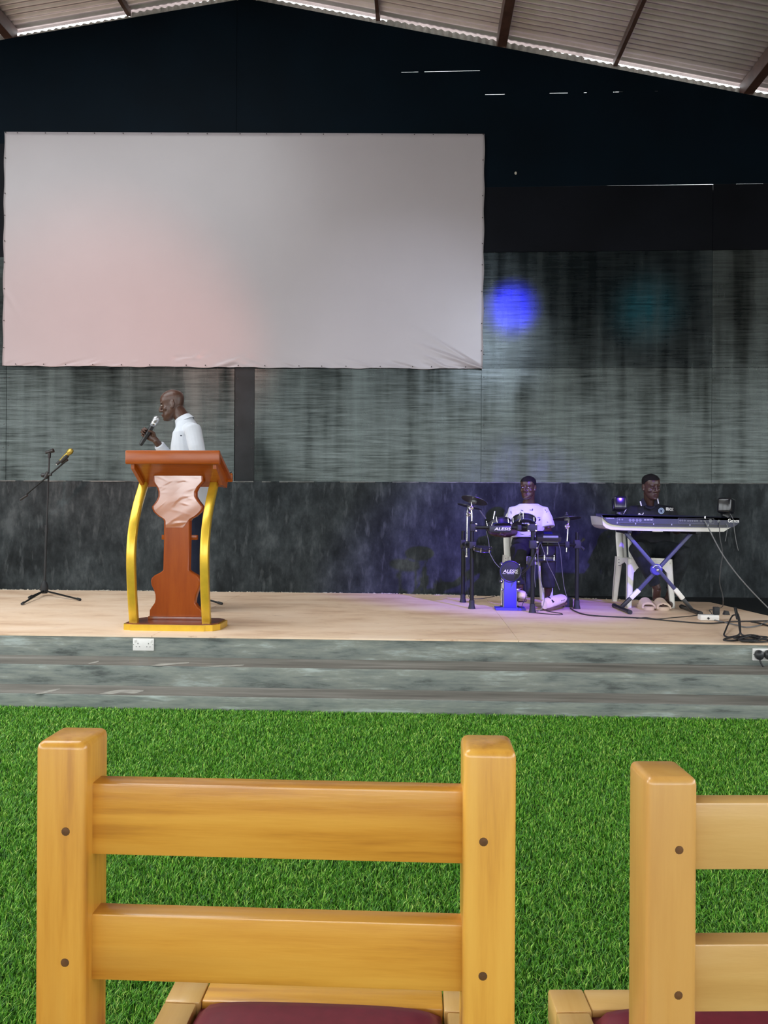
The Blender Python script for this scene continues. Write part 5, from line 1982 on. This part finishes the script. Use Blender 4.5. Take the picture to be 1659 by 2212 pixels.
    rod([D(256, 440, 7.0), D(247, 505, 6.98), D(247, 700, 6.98), D(240, 968, 6.98)], .0075, D(263, 508, 6.97))
    m_ = MB(); m_.cyl(D(240, 955, 6.98), D(239, 972, 6.98), .009, 8); m_.part('rod_tip', M['white'], root)
    clamp(D(247, 835, 6.98), (.045, .05, .06))
    cymbal(D(1331, 552, 6.74), (-.06, .14, .98), .120)
    rod([D(1348, 562, 6.74), D(1342, 640, 6.72), D(1332, 800, 6.71), D(1325, 918, 6.71)], .007, D(1332, 640, 6.70))
    clamp(D(1330, 835, 6.70), (.04, .05, .055))
    m_ = MB(); m_.tube([D(385, 465, 6.95), D(448, 552, 6.72)], [.005, .005], 8); m_.part('stay_rod', M['cable_grey'], root)
    # sound module
    mc = D(1125, 745, 6.50)
    Rm = Matrix.Rotation(math.radians(24), 3, 'X')
    m_ = MB(); m_.box(mc, (.20, .13, .045), Rm, .008); mo = m_.part('sound_module', M['black'], root)
    m_ = MB(); m_.box(mc + V(.012, -.062, -.004), (.125, .012, .020), None, .003); m_.part('module_edge', M['grey'], mo)
    m_ = MB(); m_.box(mc + Rm @ V(0, .01, .024), (.07, .04, .003), Rm); m_.part('display', M['blue_dark'], mo)
    m_ = MB(); m_.cyl(mc + V(0, .0, -.02), D(1120, 832, 6.50), .012, 10); m_.part('module_mount', M['blackm'], root)
    m_ = MB(); m_.box(D(1150, 800, 6.48), (.13, .03, .02), None, .004); m_.part('module_bracket', M['grey'], root)
    # cables hanging from the kit
    def cab(pts, r=.0032, mt='cable', name='cable'):
        q = smooth_path([D(*p) for p in pts], 6)
        m_ = MB(); m_.tube(q, [r] * len(q), 6); return m_.part(name, M[mt], root, 180)
    cab([(455, 690, 6.58), (480, 800, 6.58), (486, 865, 6.58)], .0022, 'cable_grey')
    cab([(490, 925, 6.58), (545, 1025, 6.57), (602, 1088, 6.56)], .0025, 'cable_grey')
    cab([(1040, 810, 6.45), (990, 940, 6.41), (930, 1060, 6.40), (835, 1145, 6.52)], .0042)
    cab([(1030, 830, 6.46), (980, 970, 6.42), (925, 1080, 6.40), (838, 1165, 6.53)], .0038)
    cab([(1012, 900, 6.42), (1022, 1080, 6.42), (1060, 1290, 6.42), (1085, 1420, 6.42), (1062, 1520, 6.42), (1010, 1566, 6.42)], .003, 'cable_grey')
    cab([(1215, 775, 6.58), (1255, 880, 6.6), (1275, 1080, 6.65), (1300, 1290, 6.7), (1335, 1420, 6.72)], .0024, 'cable_grey')
    cab([(1030, 780, 6.46), (1085, 930, 6.5), (1130, 1060, 6.55), (1195, 1190, 6.62), (1250, 1330, 6.70)], .0026, 'cable_grey')
    cab([(862, 1190, 6.55), (880, 1290, 6.56), (885, 1400, 6.58), (850, 1480, 6.55), (835, 1530, 6.52)], .003)
    cab([(222, 880, 7.05), (235, 1180, 7.05), (255, 1330, 7.02), (268, 1405, 6.95), (330, 1425, 6.9), (430, 1420, 6.9), (545, 1398, 7.0)], .003)
    cab([(985, 1040, 6.44), (980, 1200, 6.44), (990, 1300, 6.44)], .002, 'cable_grey')

    # kick pad tower
    YK_ = 6.56
    kb = G(1103, 1319, ZST)
    kr = thing('kick_drum_pad', 'round black kick pad on a blue tower standing on the stage', 'drum pad', kb)
    Yp = kb.y + .06
    c = D(718, 1128, Yp)
    m_ = MB(); m_.lathe([(.086, .0), (.094, -.004), (.094, -.03), (.08, -.04)], c, (0, -1, 0), 32); m_.lathe([(.094, .0), (.094, .006), (.086, .012), (.084, .012)], c, (0, -1, 0), 32); fr = m_.part('pad_frame', M['black'], kr)
    m_ = MB(); m_.lathe([(.083, .0), (.083, .009), (.078, .013), (.002, .013)], c, (0, -1, 0), 32); hd = m_.part('pad_face', M['rubber'], kr)
    m_ = MB(); m_.torus(c + V(0, -.012, 0), (0, 1, 0), .0885, .005, 36, 8); m_.part('pad_ring', M['blue_dark'], kr)
    for ex, ey in ((620, 1050), (808, 1054), (617, 1236), (804, 1240)):
        e = D(ex, ey, Yp)
        m_ = MB(); m_.lathe([(.017, -.02), (.017, .004), (.012, .007)], e, (0, -1, 0), 14); q = m_.part('lug', M['black'], kr)
        m_ = MB(); m_.lathe([(.006, .006), (.006, .011), (.002, .013)], e, (0, -1, 0), 8); m_.part('lug_screw', M['chrome'], q)
    text_part('lettering', 'ALESIS', .036, face_cam_matrix(D(716, 1127, Yp - .0145)), M['print'], hd, .001, width=.128, shear=.2)
    text_part('lettering', 'NITRO', .010, face_cam_matrix(D(716, 1153, Yp - .0145)), M['print'], hd, .001, width=.058)
    for x0, x1 in ((632, 664), (768, 799)):
        m_ = MB(); a, b = D(x0, 1151, Yp - .0145), D(x1, 1155, Yp - .0145); m_.box2((a.x, a.y - .001, b.z), (b.x, a.y + .001, a.z)); m_.part('rule', M['print'], hd)
    for ex, ey in ((714, 1080), (656, 1175), (767, 1175)):
        m_ = MB(); m_.lathe([(.0055, 0), (.0055, .0012), (.003, .0014)], D(ex, ey, Yp - .013), (0, -1, 0), 8); m_.part('vent', M['black'], hd)
    a, b = D(650, 1222, Yp), D(780, 1532, Yp)
    m_ = MB(); m_.box2((a.x, Yp - .004, ZST + .018), (b.x, Yp + .03, a.z), .003); m_.part('tower', M['blue'], kr)
    for x in (645, 783):
        m_ = MB(); q = D(x, 1230, Yp + .01); m_.box2((q.x - .004, Yp, ZST + .02), (q.x + .004, Yp + .035, D(x, 1330, Yp).z)); m_.part('tower_flange', M['grey'], kr)
    m_ = MB(); a, b = D(556, 1530, kb.y), D(886, 1556, kb.y); m_.box2((a.x, kb.y, ZST), (b.x, kb.y + .14, ZST + .020), .003); m_.part('base_plate', M['blue'], kr)
    # pedal behind the tower
    pf = V(c.x, Yp + .08, ZST)
    for x in (628, 792):
        q = D(x, 1400, Yp + .08)
        m_ = MB(); m_.tube([V(q.x, q.y, ZST + .03), V(q.x, q.y, ZST + .12), V(q.x + .002, q.y, ZST + .175)], [.008, .006, .007], 8); m_.part('pedal_post', M['chrome'], kr)
        m_ = MB(); m_.ell(V(q.x, q.y, ZST + .165), (.012, .010, .014), None, 8, 6); m_.part('pedal_bearing', M['chrome'], kr)
        m_ = MB(); m_.box(V(q.x, q.y, ZST + .012), (.035, .05, .022), None, .004); m_.part('pedal_foot', M['rubber'], kr)
    qa, qb = D(628, 1400, Yp + .08), D(820, 1400, Yp + .08)
    m_ = MB(); m_.cyl(V(qa.x, qa.y, ZST + .165), V(qb.x, qb.y, ZST + .165), .005, 8); m_.part('pedal_axle', M['chrome'], kr)
    m_ = MB(); m_.prism([(c.x - .045, Yp + .09, ZST + .06), (c.x + .045, Yp + .09, ZST + .06), (c.x + .035, Yp + .34, ZST + .02), (c.x - .035, Yp + .34, ZST + .02)], (0, 0, .008)); m_.part('footboard', M['black'], kr)

    # hi-hat pedal under the right clog
    hb = G(1225, 1312, ZST)
    hr = thing('hihat_pedal', 'black hi-hat pedal on the stage under the drummer\'s pale clog', 'pedal', hb)
    a, b = D(1250, 1450, hb.y), D(1395, 1530, hb.y)
    m_ = MB(); m_.prism([(a.x, hb.y, ZST), (b.x, hb.y, ZST), (b.x, hb.y, ZST + .075), (b.x - .05, hb.y, ZST + .085), (a.x + .035, hb.y, ZST + .05), (a.x, hb.y, ZST + .03)], (0, .16, 0)); m_.part('housing', M['rubber'], hr, 25)
    m_ = MB(); m_.prism([(a.x - .14, hb.y + .02, ZST + .012), (b.x - .06, hb.y + .02, ZST + .080), (b.x - .06, hb.y + .02, ZST + .088), (a.x - .14, hb.y + .02, ZST + .020)], (0, .10, 0)); m_.part('footboard', M['black'], hr, 25)
    m_ = MB(); q = D(1305, 1512, hb.y); m_.cyl(V(q.x, hb.y - .006, ZST + .004), V(q.x, hb.y - .006, ZST + .035), .0045, 8); m_.part('adjuster_screw', M['chrome'], hr)
    m_ = MB(); q = D(1392, 1425, hb.y + .05); m_.tube([q + V(-.015, 0, -.05), q + V(-.005, 0, -.02), q + V(.0, 0, .0)], [.012, .010, .013], 8); m_.part('toe_stop', M['silver'], hr)


M['blue_dark'] = mat('dark_blue_gloss', (0.012, 0.010, 0.09), 0.3)
drums()


# ================================================================== KEYBOARD ON ITS STAND
def keyboard():
    def K(cx, cy, Y):
        return P(1270 + cx * 0.23448, 1010 + cy * 0.23448, Y)
    YR_ = 6.42
    loc = V(K(700, 590, 6.62).x, 6.64, K(700, 592, YR_).z)
    root = thing('keyboard', 'large dark stage keyboard with silver case, rear panel facing the hall', 'keyboard', loc)
    tub = [(128, 448), (1392, 480), (1392, 505), (1250, 592), (980, 590), (640, 585), (330, 578), (215, 572), (165, 556), (140, 530)]
    m_ = MB(); m_.prism([K(x, y, YR_ + .03) for x, y in tub], (0, .42, 0)); m_.part('case', M['silver'], root, 25)
    rear = [(125, 437), (1398, 465), (1396, 508), (1345, 548), (1290, 553), (980, 549), (640, 545), (330, 537), (230, 524), (190, 508), (160, 482)]
    m_ = MB(); m_.prism([K(x, y, YR_) for x, y in rear], (0, .05, 0)); rp = m_.part('rear_panel', M['kb_dark'], root, 25)
    tl, tr = K(125, 437, YR_), K(1398, 465, YR_)
    m_ = MB(); m_.prism([tl, tr, tr + V(0, .20, .012), tl + V(0, .20, .012)], (0, 0, -.02)); m_.part('top_deck', M['kb_dark'], root, 20)
    m_ = MB(); m_.prism([tl + V(.02, .20, .004), tr + V(-.02, .20, .004), tr + V(-.02, .29, -.02), tl + V(.02, .29, -.02)], (0, 0, -.015)); m_.part('control_panel', M['kb_dark'], root, 20)
    k0, k1 = tl + V(.06, .30, -.03), tr + V(-.06, .30, -.03)
    m_ = MB(); m_.prism([k0, k1, k1 + V(0, .14, 0), k0 + V(0, .14, 0)], (0, 0, -.02)); kb_ = m_.part('white_keys', M['white'], root, 20)
    m_ = MB()
    n = 45
    for i in range(n - 1):
        if i % 7 in (0, 1, 3, 4, 5):
            p = k0 + (k1 - k0) * ((i + 1) / n) + V(0, .045, .006)
            m_.box(p, (.013, .09, .012), None)
    m_.part('black_keys', M['black'], root, 20)
    # details on the rear panel
    def ring(x, y, r, mt='grey', dep=.003):
        q = MB(); q.lathe([(r, 0), (r, dep), (r * .72, dep), (r * .66, dep * .3), (.001, dep * .3)], K(x, y, YR_), (0, -1, 0), 14); q.part('jack', M[mt], rp)
    for x in (290, 316): ring(x, 478, .0075)
    for x in (388, 418, 452, 482): ring(x, 486, .0115)
    for x in (850, 870, 892): ring(x, 488, .0075)
    for x in (922, 942, 962, 985, 1005): ring(x, 490, .0075)
    for x in (1042, 1072): ring(x, 492, .0075)
    ring(1128, 492, .0145)
    ring(1205, 494, .012)
    for x, w_ in ((528, .018), (556, .020), (584, .018)):
        q = MB(); q.box(K(x, 482, YR_ - .001), (w_, .004, .008), None, .001); q.part('usb_port', M['print_grey'], rp)
    for x0, x1, y0, y1 in ((270, 600, 461, 505), (832, 1160, 466, 512)):
        q = MB()
        a, b = K(x0, y0, YR_), K(x1, y1 + 4, YR_)
        for (p0, p1) in (((x0, y0), (x1, y0 + (x1 - x0) * .012)), ((x0, y1), (x1, y1 + (x1 - x0) * .012)), ((x0, y0), (x0, y1)), ((x1, y0 + 3), (x1, y1 + 3))):
            q.cyl(K(*p0, YR_), K(*p1, YR_), .0012, 6)
        q.part('jack_bay_outline', M['grey'], rp)
    q = MB(); q.prism([K(275, 510, YR_ - .0005), K(1300, 532, YR_ - .0005), K(1285, 545, YR_ - .0005), K(330, 527, YR_ - .0005)], (0, .002, 0)); q.part('lower_groove', M['black'], rp)
    for x, y in ((270, 508), (440, 517), (605, 521), (772, 525), (940, 529), (1108, 531)):
        q = MB(); q.box(K(x, y, YR_ - .002), (.006, .004, .012), None); q.part('groove_rib', M['print_grey'], rp)
    q = MB(); q.cyl(K(1077, 448, YR_), K(1077, 470, YR_), .006, 8); q.part('cable_hook', M['chrome'], rp)
    text_part('lettering', 'YAMAHA', .016, face_cam_matrix(K(205, 468, YR_ - .0008), (0, -1, 0), K(205, 460, YR_) - K(205, 476, YR_)), M['print_grey'], rp, .0006, width=.068)
    text_part('lettering', 'Genos', .042, face_cam_matrix(K(1340, 491, YR_ - .0008)), M['print'], rp, .0006, width=.088)
    for x in (640,):
        q = MB(); q.box(K(x, 588, YR_ + .06), (.08, .04, .008), None, .002); q.part('rubber_foot', M['white'], root)

    # satellite speakers clipped on the back edge
    lab = ('small black satellite speaker on the left end of the keyboard, blue glow on top', 'small black satellite speaker on the right end of the keyboard, turned aside')
    for i, (c, st, ang) in enumerate(((K(289, 333, 6.47), K(285, 440, 6.46), 0.0), (K(1272, 352, 6.47), K(1262, 463, 6.46), -.75))):
        sr = thing('speaker', lab[i], 'speaker', st, 'satellite speakers on the keyboard')
        Rm = Matrix.Rotation(ang, 3, 'Z') @ Matrix.Rotation(math.radians(-10 if i == 0 else -6), 3, 'X')
        w_, d_, h_ = (.108, .105, .118) if i == 0 else (.115, .11, .128)
        m_ = MB(); m_.box(c, (w_, d_, h_), Rm, .022, 4); bx_ = m_.part('cabinet', M['gloss_black'], sr, 30)
        m_ = MB(); m_.box(c + Rm @ V(0, d_ / 2, 0), (w_ * .9, .012, h_ * .9), Rm, .005); m_.part('grille', M['rubber'], sr)
        m_ = MB(); m_.tube([c + Rm @ V(0, 0, -h_ / 2 + .01), c + V(0, 0, -h_ * .62), st + V(0, 0, .0)], [(.042, .034), (.036, .028), (.026, .022)], 16, lat=(1, 0, 0), sq=.6); m_.part('neck', M['black'], sr)

    # folding X stand
    YS = 6.61
    sb = G(1420, 1317, ZST)
    s = thing('keyboard_stand', 'folding X-shaped keyboard stand with slate-blue tubes and black T feet', 'stand', V(sb.x, YS, ZST))
    for (x0, y0), (xm, ym), (x1, y1), (fa, fb), Y in (((345, 597), (806, 1125), (955, 1308), ((862, 1280), (1038, 1345)), YS - .018), ((948, 606), (462, 1135), (312, 1283), ((240, 1270), (388, 1332)), YS + .018)):
        p0, pm, p1 = K(x0, y0, Y), K(xm, ym, Y), K(x1, y1, Y)
        m_ = MB(); m_.bar(p0, pm, .028, .030, up=(0, 1, 0), bevel=.003); m_.part('cross_tube', M['standblue'], s)
        d = (p1 - pm).normalized()
        q = pm + d * ((p1 - pm).length * .46)
        m_ = MB(); m_.bar(pm - d * .01, q, .037, .037, up=(0, 1, 0), bevel=.004); m_.part('white_sleeve', M['white'], s)
        m_ = MB(); m_.bar(q, p1, .030, .030, up=(0, 1, 0), bevel=.003); m_.part('tube_end', M['black'], s)
        a = G(1270 + fa[0] * .23448, 1010 + fa[1] * .23448, ZST + .018)
        b = G(1270 + fb[0] * .23448, 1010 + fb[1] * .23448, ZST + .018)
        m_ = MB(); m_.cyl(a, b, .0175, 12); f = m_.part('foot_bar', M['black'], s)
        for e, o in ((a, b), (b, a)):
            dd = (o - e).normalized()
            m_ = MB(); m_.cyl(e - dd * .004, e + dd * .035, .0195, 12); m_.part('foot_cap', M['rubber'], f)
        zc = K(600, 592, YR_ + .05).z
        m_ = MB(); m_.box2((p0.x - .018, YR_ + .04, p0.z - .006), (p0.x + .018, YR_ + .42, p0.z + .018), .004); m_.part('support_arm', M['blackm'], s)
    hc = K(630, 940, YS - .013)
    m_ = MB(); m_.lathe([(.048, -.02), (.048, .012), (.042, .018), (.002, .018)], hc, (0, -1, 0), 26); hub = m_.part('locking_disc', M['blue'], s)
    for k in range(8):
        t = math.pi * (.15 + k * .1)
        m_ = MB(); m_.lathe([(.004, .017), (.004, .020), (.001, .0205)], hc + V(.036 * math.cos(t), 0, .036 * math.sin(t)), (0, -1, 0), 8); m_.part('rivet', M['chrome'], hub)
    m_ = MB(); m_.lathe([(.010, .016), (.010, .034), (.004, .038)], hc + V(.002, 0, -.002), (0, -1, 0), 10); m_.part('pivot_bolt', M['chrome'], hub)

    # cables hanging from the keyboard
    def cab(name, label, pts, r, mt, cat='cable'):
        q = smooth_path(pts, 7)
        m_ = MB(); m_.tube(q, [r] * len(q), 6)
        return m_.top(name, M[mt], pts[-1], label, cat, None, 180)
    ends = G(1659, 1331, ZST + .01)
    cab('cable', 'long grey cable slanting from the keyboard down to the right edge', [K(1078, 490, YR_ - .005), K(1095, 525, 6.40), K(1240, 800, 6.36), K(1420, 1040, 6.34), K(1659, 1292, 6.32), K(1780, 1400, 6.32)], .0048, 'cable_grey')
    fl = [G(1270 + x * .23448, 1010 + y * .23448, ZST + .006) for x, y in ((1235, 1285), (1180, 1308), (1120, 1312), (1130, 1330))]
    cab('cable', 'grey power cable hanging from the keyboard to the white socket block', [K(1212, 498, YR_ - .005), K(1216, 640, 6.39), K(1240, 790, 6.40), K(1222, 930, 6.43), K(1214, 1060, 6.5), K(1240, 1170, 6.56), K(1246, 1240, 6.60)] + fl + [K(1140, 1345, 6.40)], .0036, 'cable_dark')
    cab('cable', 'thin cable dangling from the right satellite speaker', [K(1308, 425, 6.44), K(1338, 480, 6.40), K(1350, 580, 6.40), K(1368, 690, 6.40), K(1386, 765, 6.40)], .0026, 'cable_grey')
    cab('cable', 'short thin cable loop below the right end of the keyboard', [K(1270, 515, YR_ - .005), K(1284, 540, 6.40), K(1278, 610, 6.40), K(1264, 680, 6.40)], .0022, 'cable_grey')

    # power block and adapter on the stage
    e0, e1 = G(1270 + 1040 * .23448, 1010 + 1412 * .23448, ZST), G(1270 + 1206 * .23448, 1010 + 1412 * .23448, ZST)
    er = thing('extension_socket', 'white multi-socket power block lying on the stage by the stand foot', 'power strip', (e0 + e1) / 2 + V(0, .03, 0))
    zt = .044
    m_ = MB(); m_.box2((e0.x, e0.y, ZST + .002), (e1.x, e0.y + .075, ZST + zt), .006); bk = m_.part('block', M['white'], er)
    m_ = MB(); q = G(1270 + 1125 * .23448, 1010 + 1395 * .23448, ZST + .02); m_.lathe([(.009, 0), (.009, .006), (.004, .008)], V(q.x, e0.y - .0, ZST + .02), (0, -1, 0), 10); m_.part('cord_gland', M['black'], er)
    for k in range(3):
        m_ = MB(); m_.box(V(e0.x + .04 + k * .05, e0.y + .04, ZST + zt), (.028, .03, .002), None); m_.part('outlet', M['print_grey'], bk)
    ad = V(G(1270 + 1063 * .23448, 1010 + 1365 * .23448, ZST).x, e0.y + .035, ZST + zt)
    m_ = MB(); m_.box2((ad.x - .022, ad.y - .02, ad.z + .001), (ad.x + .022, ad.y + .02, ad.z + .062), .006); m_.top('power_adapter', M['rubber'], ad, 'dark grey plug-in adapter on the white power block', 'adapter')
    pg = V(G(1270 + 1148 * .23448, 1010 + 1365 * .23448, ZST).x, e0.y + .035, ZST + zt)
    m_ = MB(); m_.prism([pg + V(-.022, -.02, .001), pg + V(.022, -.02, .001), pg + V(.014, -.02, .03), pg + V(-.010, -.02, .034)], (0, .04, 0)); m_.top('plug', M['black'], pg, 'black three-pin plug in the white power block', 'plug')

    # floor cables
    def fc(label, pts, r, mt):
        q = smooth_path([G(x, y, ZST + r + .001) for x, y in pts], 8)
        m_ = MB(); m_.tube(q, [r] * len(q), 6)
        m_.top('cable', M[mt], q[0], label, 'cable', None, 180)
    fc('long black cable running along the stage floor from the drums to the right', [(1232, 1314), (1242, 1320), (1262, 1327), (1300, 1331), (1383, 1335), (1450, 1341), (1528, 1346.5), (1580, 1343), (1659, 1341), (1720, 1340)], .0055, 'cable')
    fc('thin black cable from the adapter crossing the stage floor', [(1512, 1328), (1490, 1331), (1455, 1334), (1420, 1337), (1395, 1334), (1375, 1336)], .0035, 'cable')
    fc('grey cable curving along the stage floor behind the coil', [(1536, 1338), (1560, 1343), (1590, 1350), (1612, 1355), (1640, 1351), (1660, 1343), (1700, 1342)], .0055, 'cable_grey')
    fc('black looped cable lying on the floor below the drum rack', [(1152, 1320), (1170, 1318), (1195, 1312), (1180, 1319), (1212, 1325), (1210, 1328), (1180, 1326), (1150, 1323)], .0035, 'cable')
    fc('short black cable end at the right edge above the coil', [(1622, 1343), (1640, 1346), (1662, 1352), (1690, 1353)], .006, 'cable')
    # the coil
    rr = random.Random(8)
    cpx = lambda x, y, h=0.0: G(1270 + x * .23448, 1010 + y * .23448, ZST + h)
    pts = [cpx(1365, 1370 + 100, .0) + V(0, 0, .11), cpx(1385, 1470) + V(0, 0, .09), cpx(1400, 1480) + V(0, 0, .04), cpx(1400, 1530, .02)]
    pts += [cpx(1340, 1560, .012), cpx(1270, 1575, .006), cpx(1255, 1590, .006), cpx(1330, 1595, .006), cpx(1450, 1585, .012), cpx(1560, 1580, .02), cpx(1650, 1585, .01), cpx(1665, 1600, .006), cpx(1570, 1606, .006), cpx(1480, 1600, .012)]
    for k in range(5):
        cx, cy = 1485 + rr.uniform(-25, 45), 1570 + rr.uniform(-6, 10)
        rx, ry = rr.uniform(80, 170), rr.uniform(12, 24)
        for q in range(7):
            t = 2 * math.pi * q / 7 + k
            pts.append(cpx(cx + rx * math.cos(t), cy + ry * math.sin(t), .008 + .006 * k + .01 * rr.random()))
    pts += [cpx(1500, 1545, .05), cpx(1430, 1545, .05), cpx(1400, 1500, .07), cpx(1385, 1490) + V(0, 0, .10)]
    q = smooth_path(pts, 6)
    cr = thing('cable_coil', 'untidy coil of black cable at the front right of the stage', 'cable', cpx(1470, 1590))
    m_ = MB(); m_.tube(q, [.006] * len(q), 6); m_.part('coils', M['cable'], cr, 180)
    lp = [cpx(1385, 1490) + V(0, 0, .10), cpx(1330, 1440, .0) + V(0, 0, .06), cpx(1268, 1500, .02), cpx(1255, 1545, .006), cpx(1300, 1562, .006), cpx(1390, 1540, .02), cpx(1405, 1490, .05)]
    q = smooth_path(lp, 7)
    m_ = MB(); m_.tube(q, [.006] * len(q), 6); m_.part('loop', M['cable'], cr, 180)
    m_ = MB(); m_.cyl(cpx(1385, 1490) + V(-.005, 0, .075), cpx(1372, 1480) + V(-.012, 0, .150), .011, 10); m_.part('connector', M['blackm'], cr)


M['kb_dark'] = mat('dark_blue_grey_casing', (0.022, 0.024, 0.055), 0.36, var=0.1)
M['gloss_black'] = mat('gloss_black_shell', (0.010, 0.011, 0.014), 0.16, var=0.1)
M['cable_dark'] = mat('dark_grey_cable', (0.07, 0.072, 0.075), 0.5)
keyboard()


# ================================================================== WALL SOCKETS ON THE TOP RISER
def socket(label, x0, x1, y0, y1, plugs):
    Y = Y3
    a, b = P(x0, y0, Y), P(x1, y1, Y)
    loc = V((a.x + b.x) / 2, Y, b.z)
    root = thing('wall_socket', label, 'socket', loc, 'white double sockets on the top riser')
    m_ = MB(); m_.box2((a.x, Y - .010, b.z), (b.x, Y + .004, a.z), .003); pl = m_.part('plate', M['white'], root)
    w, h = b.x - a.x, a.z - b.z
    for k in (0, 1):
        cx = a.x + w * (.25 + .5 * k)
        cz = b.z + h * .42
        if not plugs:
            for dx, dz, sw, sh in ((0, .013, .004, .008), (-.011, -.009, .007, .004), (.011, -.009, .007, .004)):
                m_ = MB(); m_.box(V(cx + dx, Y - .0102, cz + dz), (sw, .002, sh), None); m_.part('pin_slot', M['black'], pl)
        m_ = MB(); m_.box(V(a.x + w * (.12 + .76 * k), Y - .011, a.z - h * .22), (.014, .005, .020), Matrix.Rotation(.12, 3, 'X'), .001); m_.part('rocker_switch', M['white'], pl)
        m_ = MB(); m_.lathe([(.003, 0), (.003, .001), (.001, .0012)], V(a.x + w * (.04 + .92 * k), Y - .010, a.z - h * .5), (0, -1, 0), 8); m_.part('screw', M['chrome'], pl)
    return root


socket('white double wall socket without plugs on the riser below the lectern', 288, 333, 1378, 1405.5, False)
socket('white double wall socket with black plugs at the right end of the riser', 1625, 1669, 1400, 1427, True)
for k, x in enumerate((1638, 1659)):
    c = P(x, 1414, Y3 - .012)
    lb = ('black plug with trailing lead in the left outlet of the right socket', 'black plug in the right outlet of the right socket, cut by the frame')[k]
    r = thing('plug', lb, 'plug', c)
    m_ = MB(); m_.lathe([(.026, 0), (.030, .006), (.029, .026), (.018, .036), (.004, .038)], c, (0, -1, 0), 18); m_.v = [Vector((c.x + (v.x - c.x) * .95, v.y, c.z + (v.z - c.z) * 1.08)) for v in m_.v]; m_.part('plug_body', M['black'], r)
    q = smooth_path([c + V(0, -.02, -.025), c + V(.005, -.03, -.05), c + V(.03, -.035, -.085), c + V(.075, -.04, -.112), c + V(.2, -.06, -.14)], 5)
    m_ = MB(); m_.tube(q, [.006] * len(q), 8); m_.part('lead', M['cable'], r, 180)
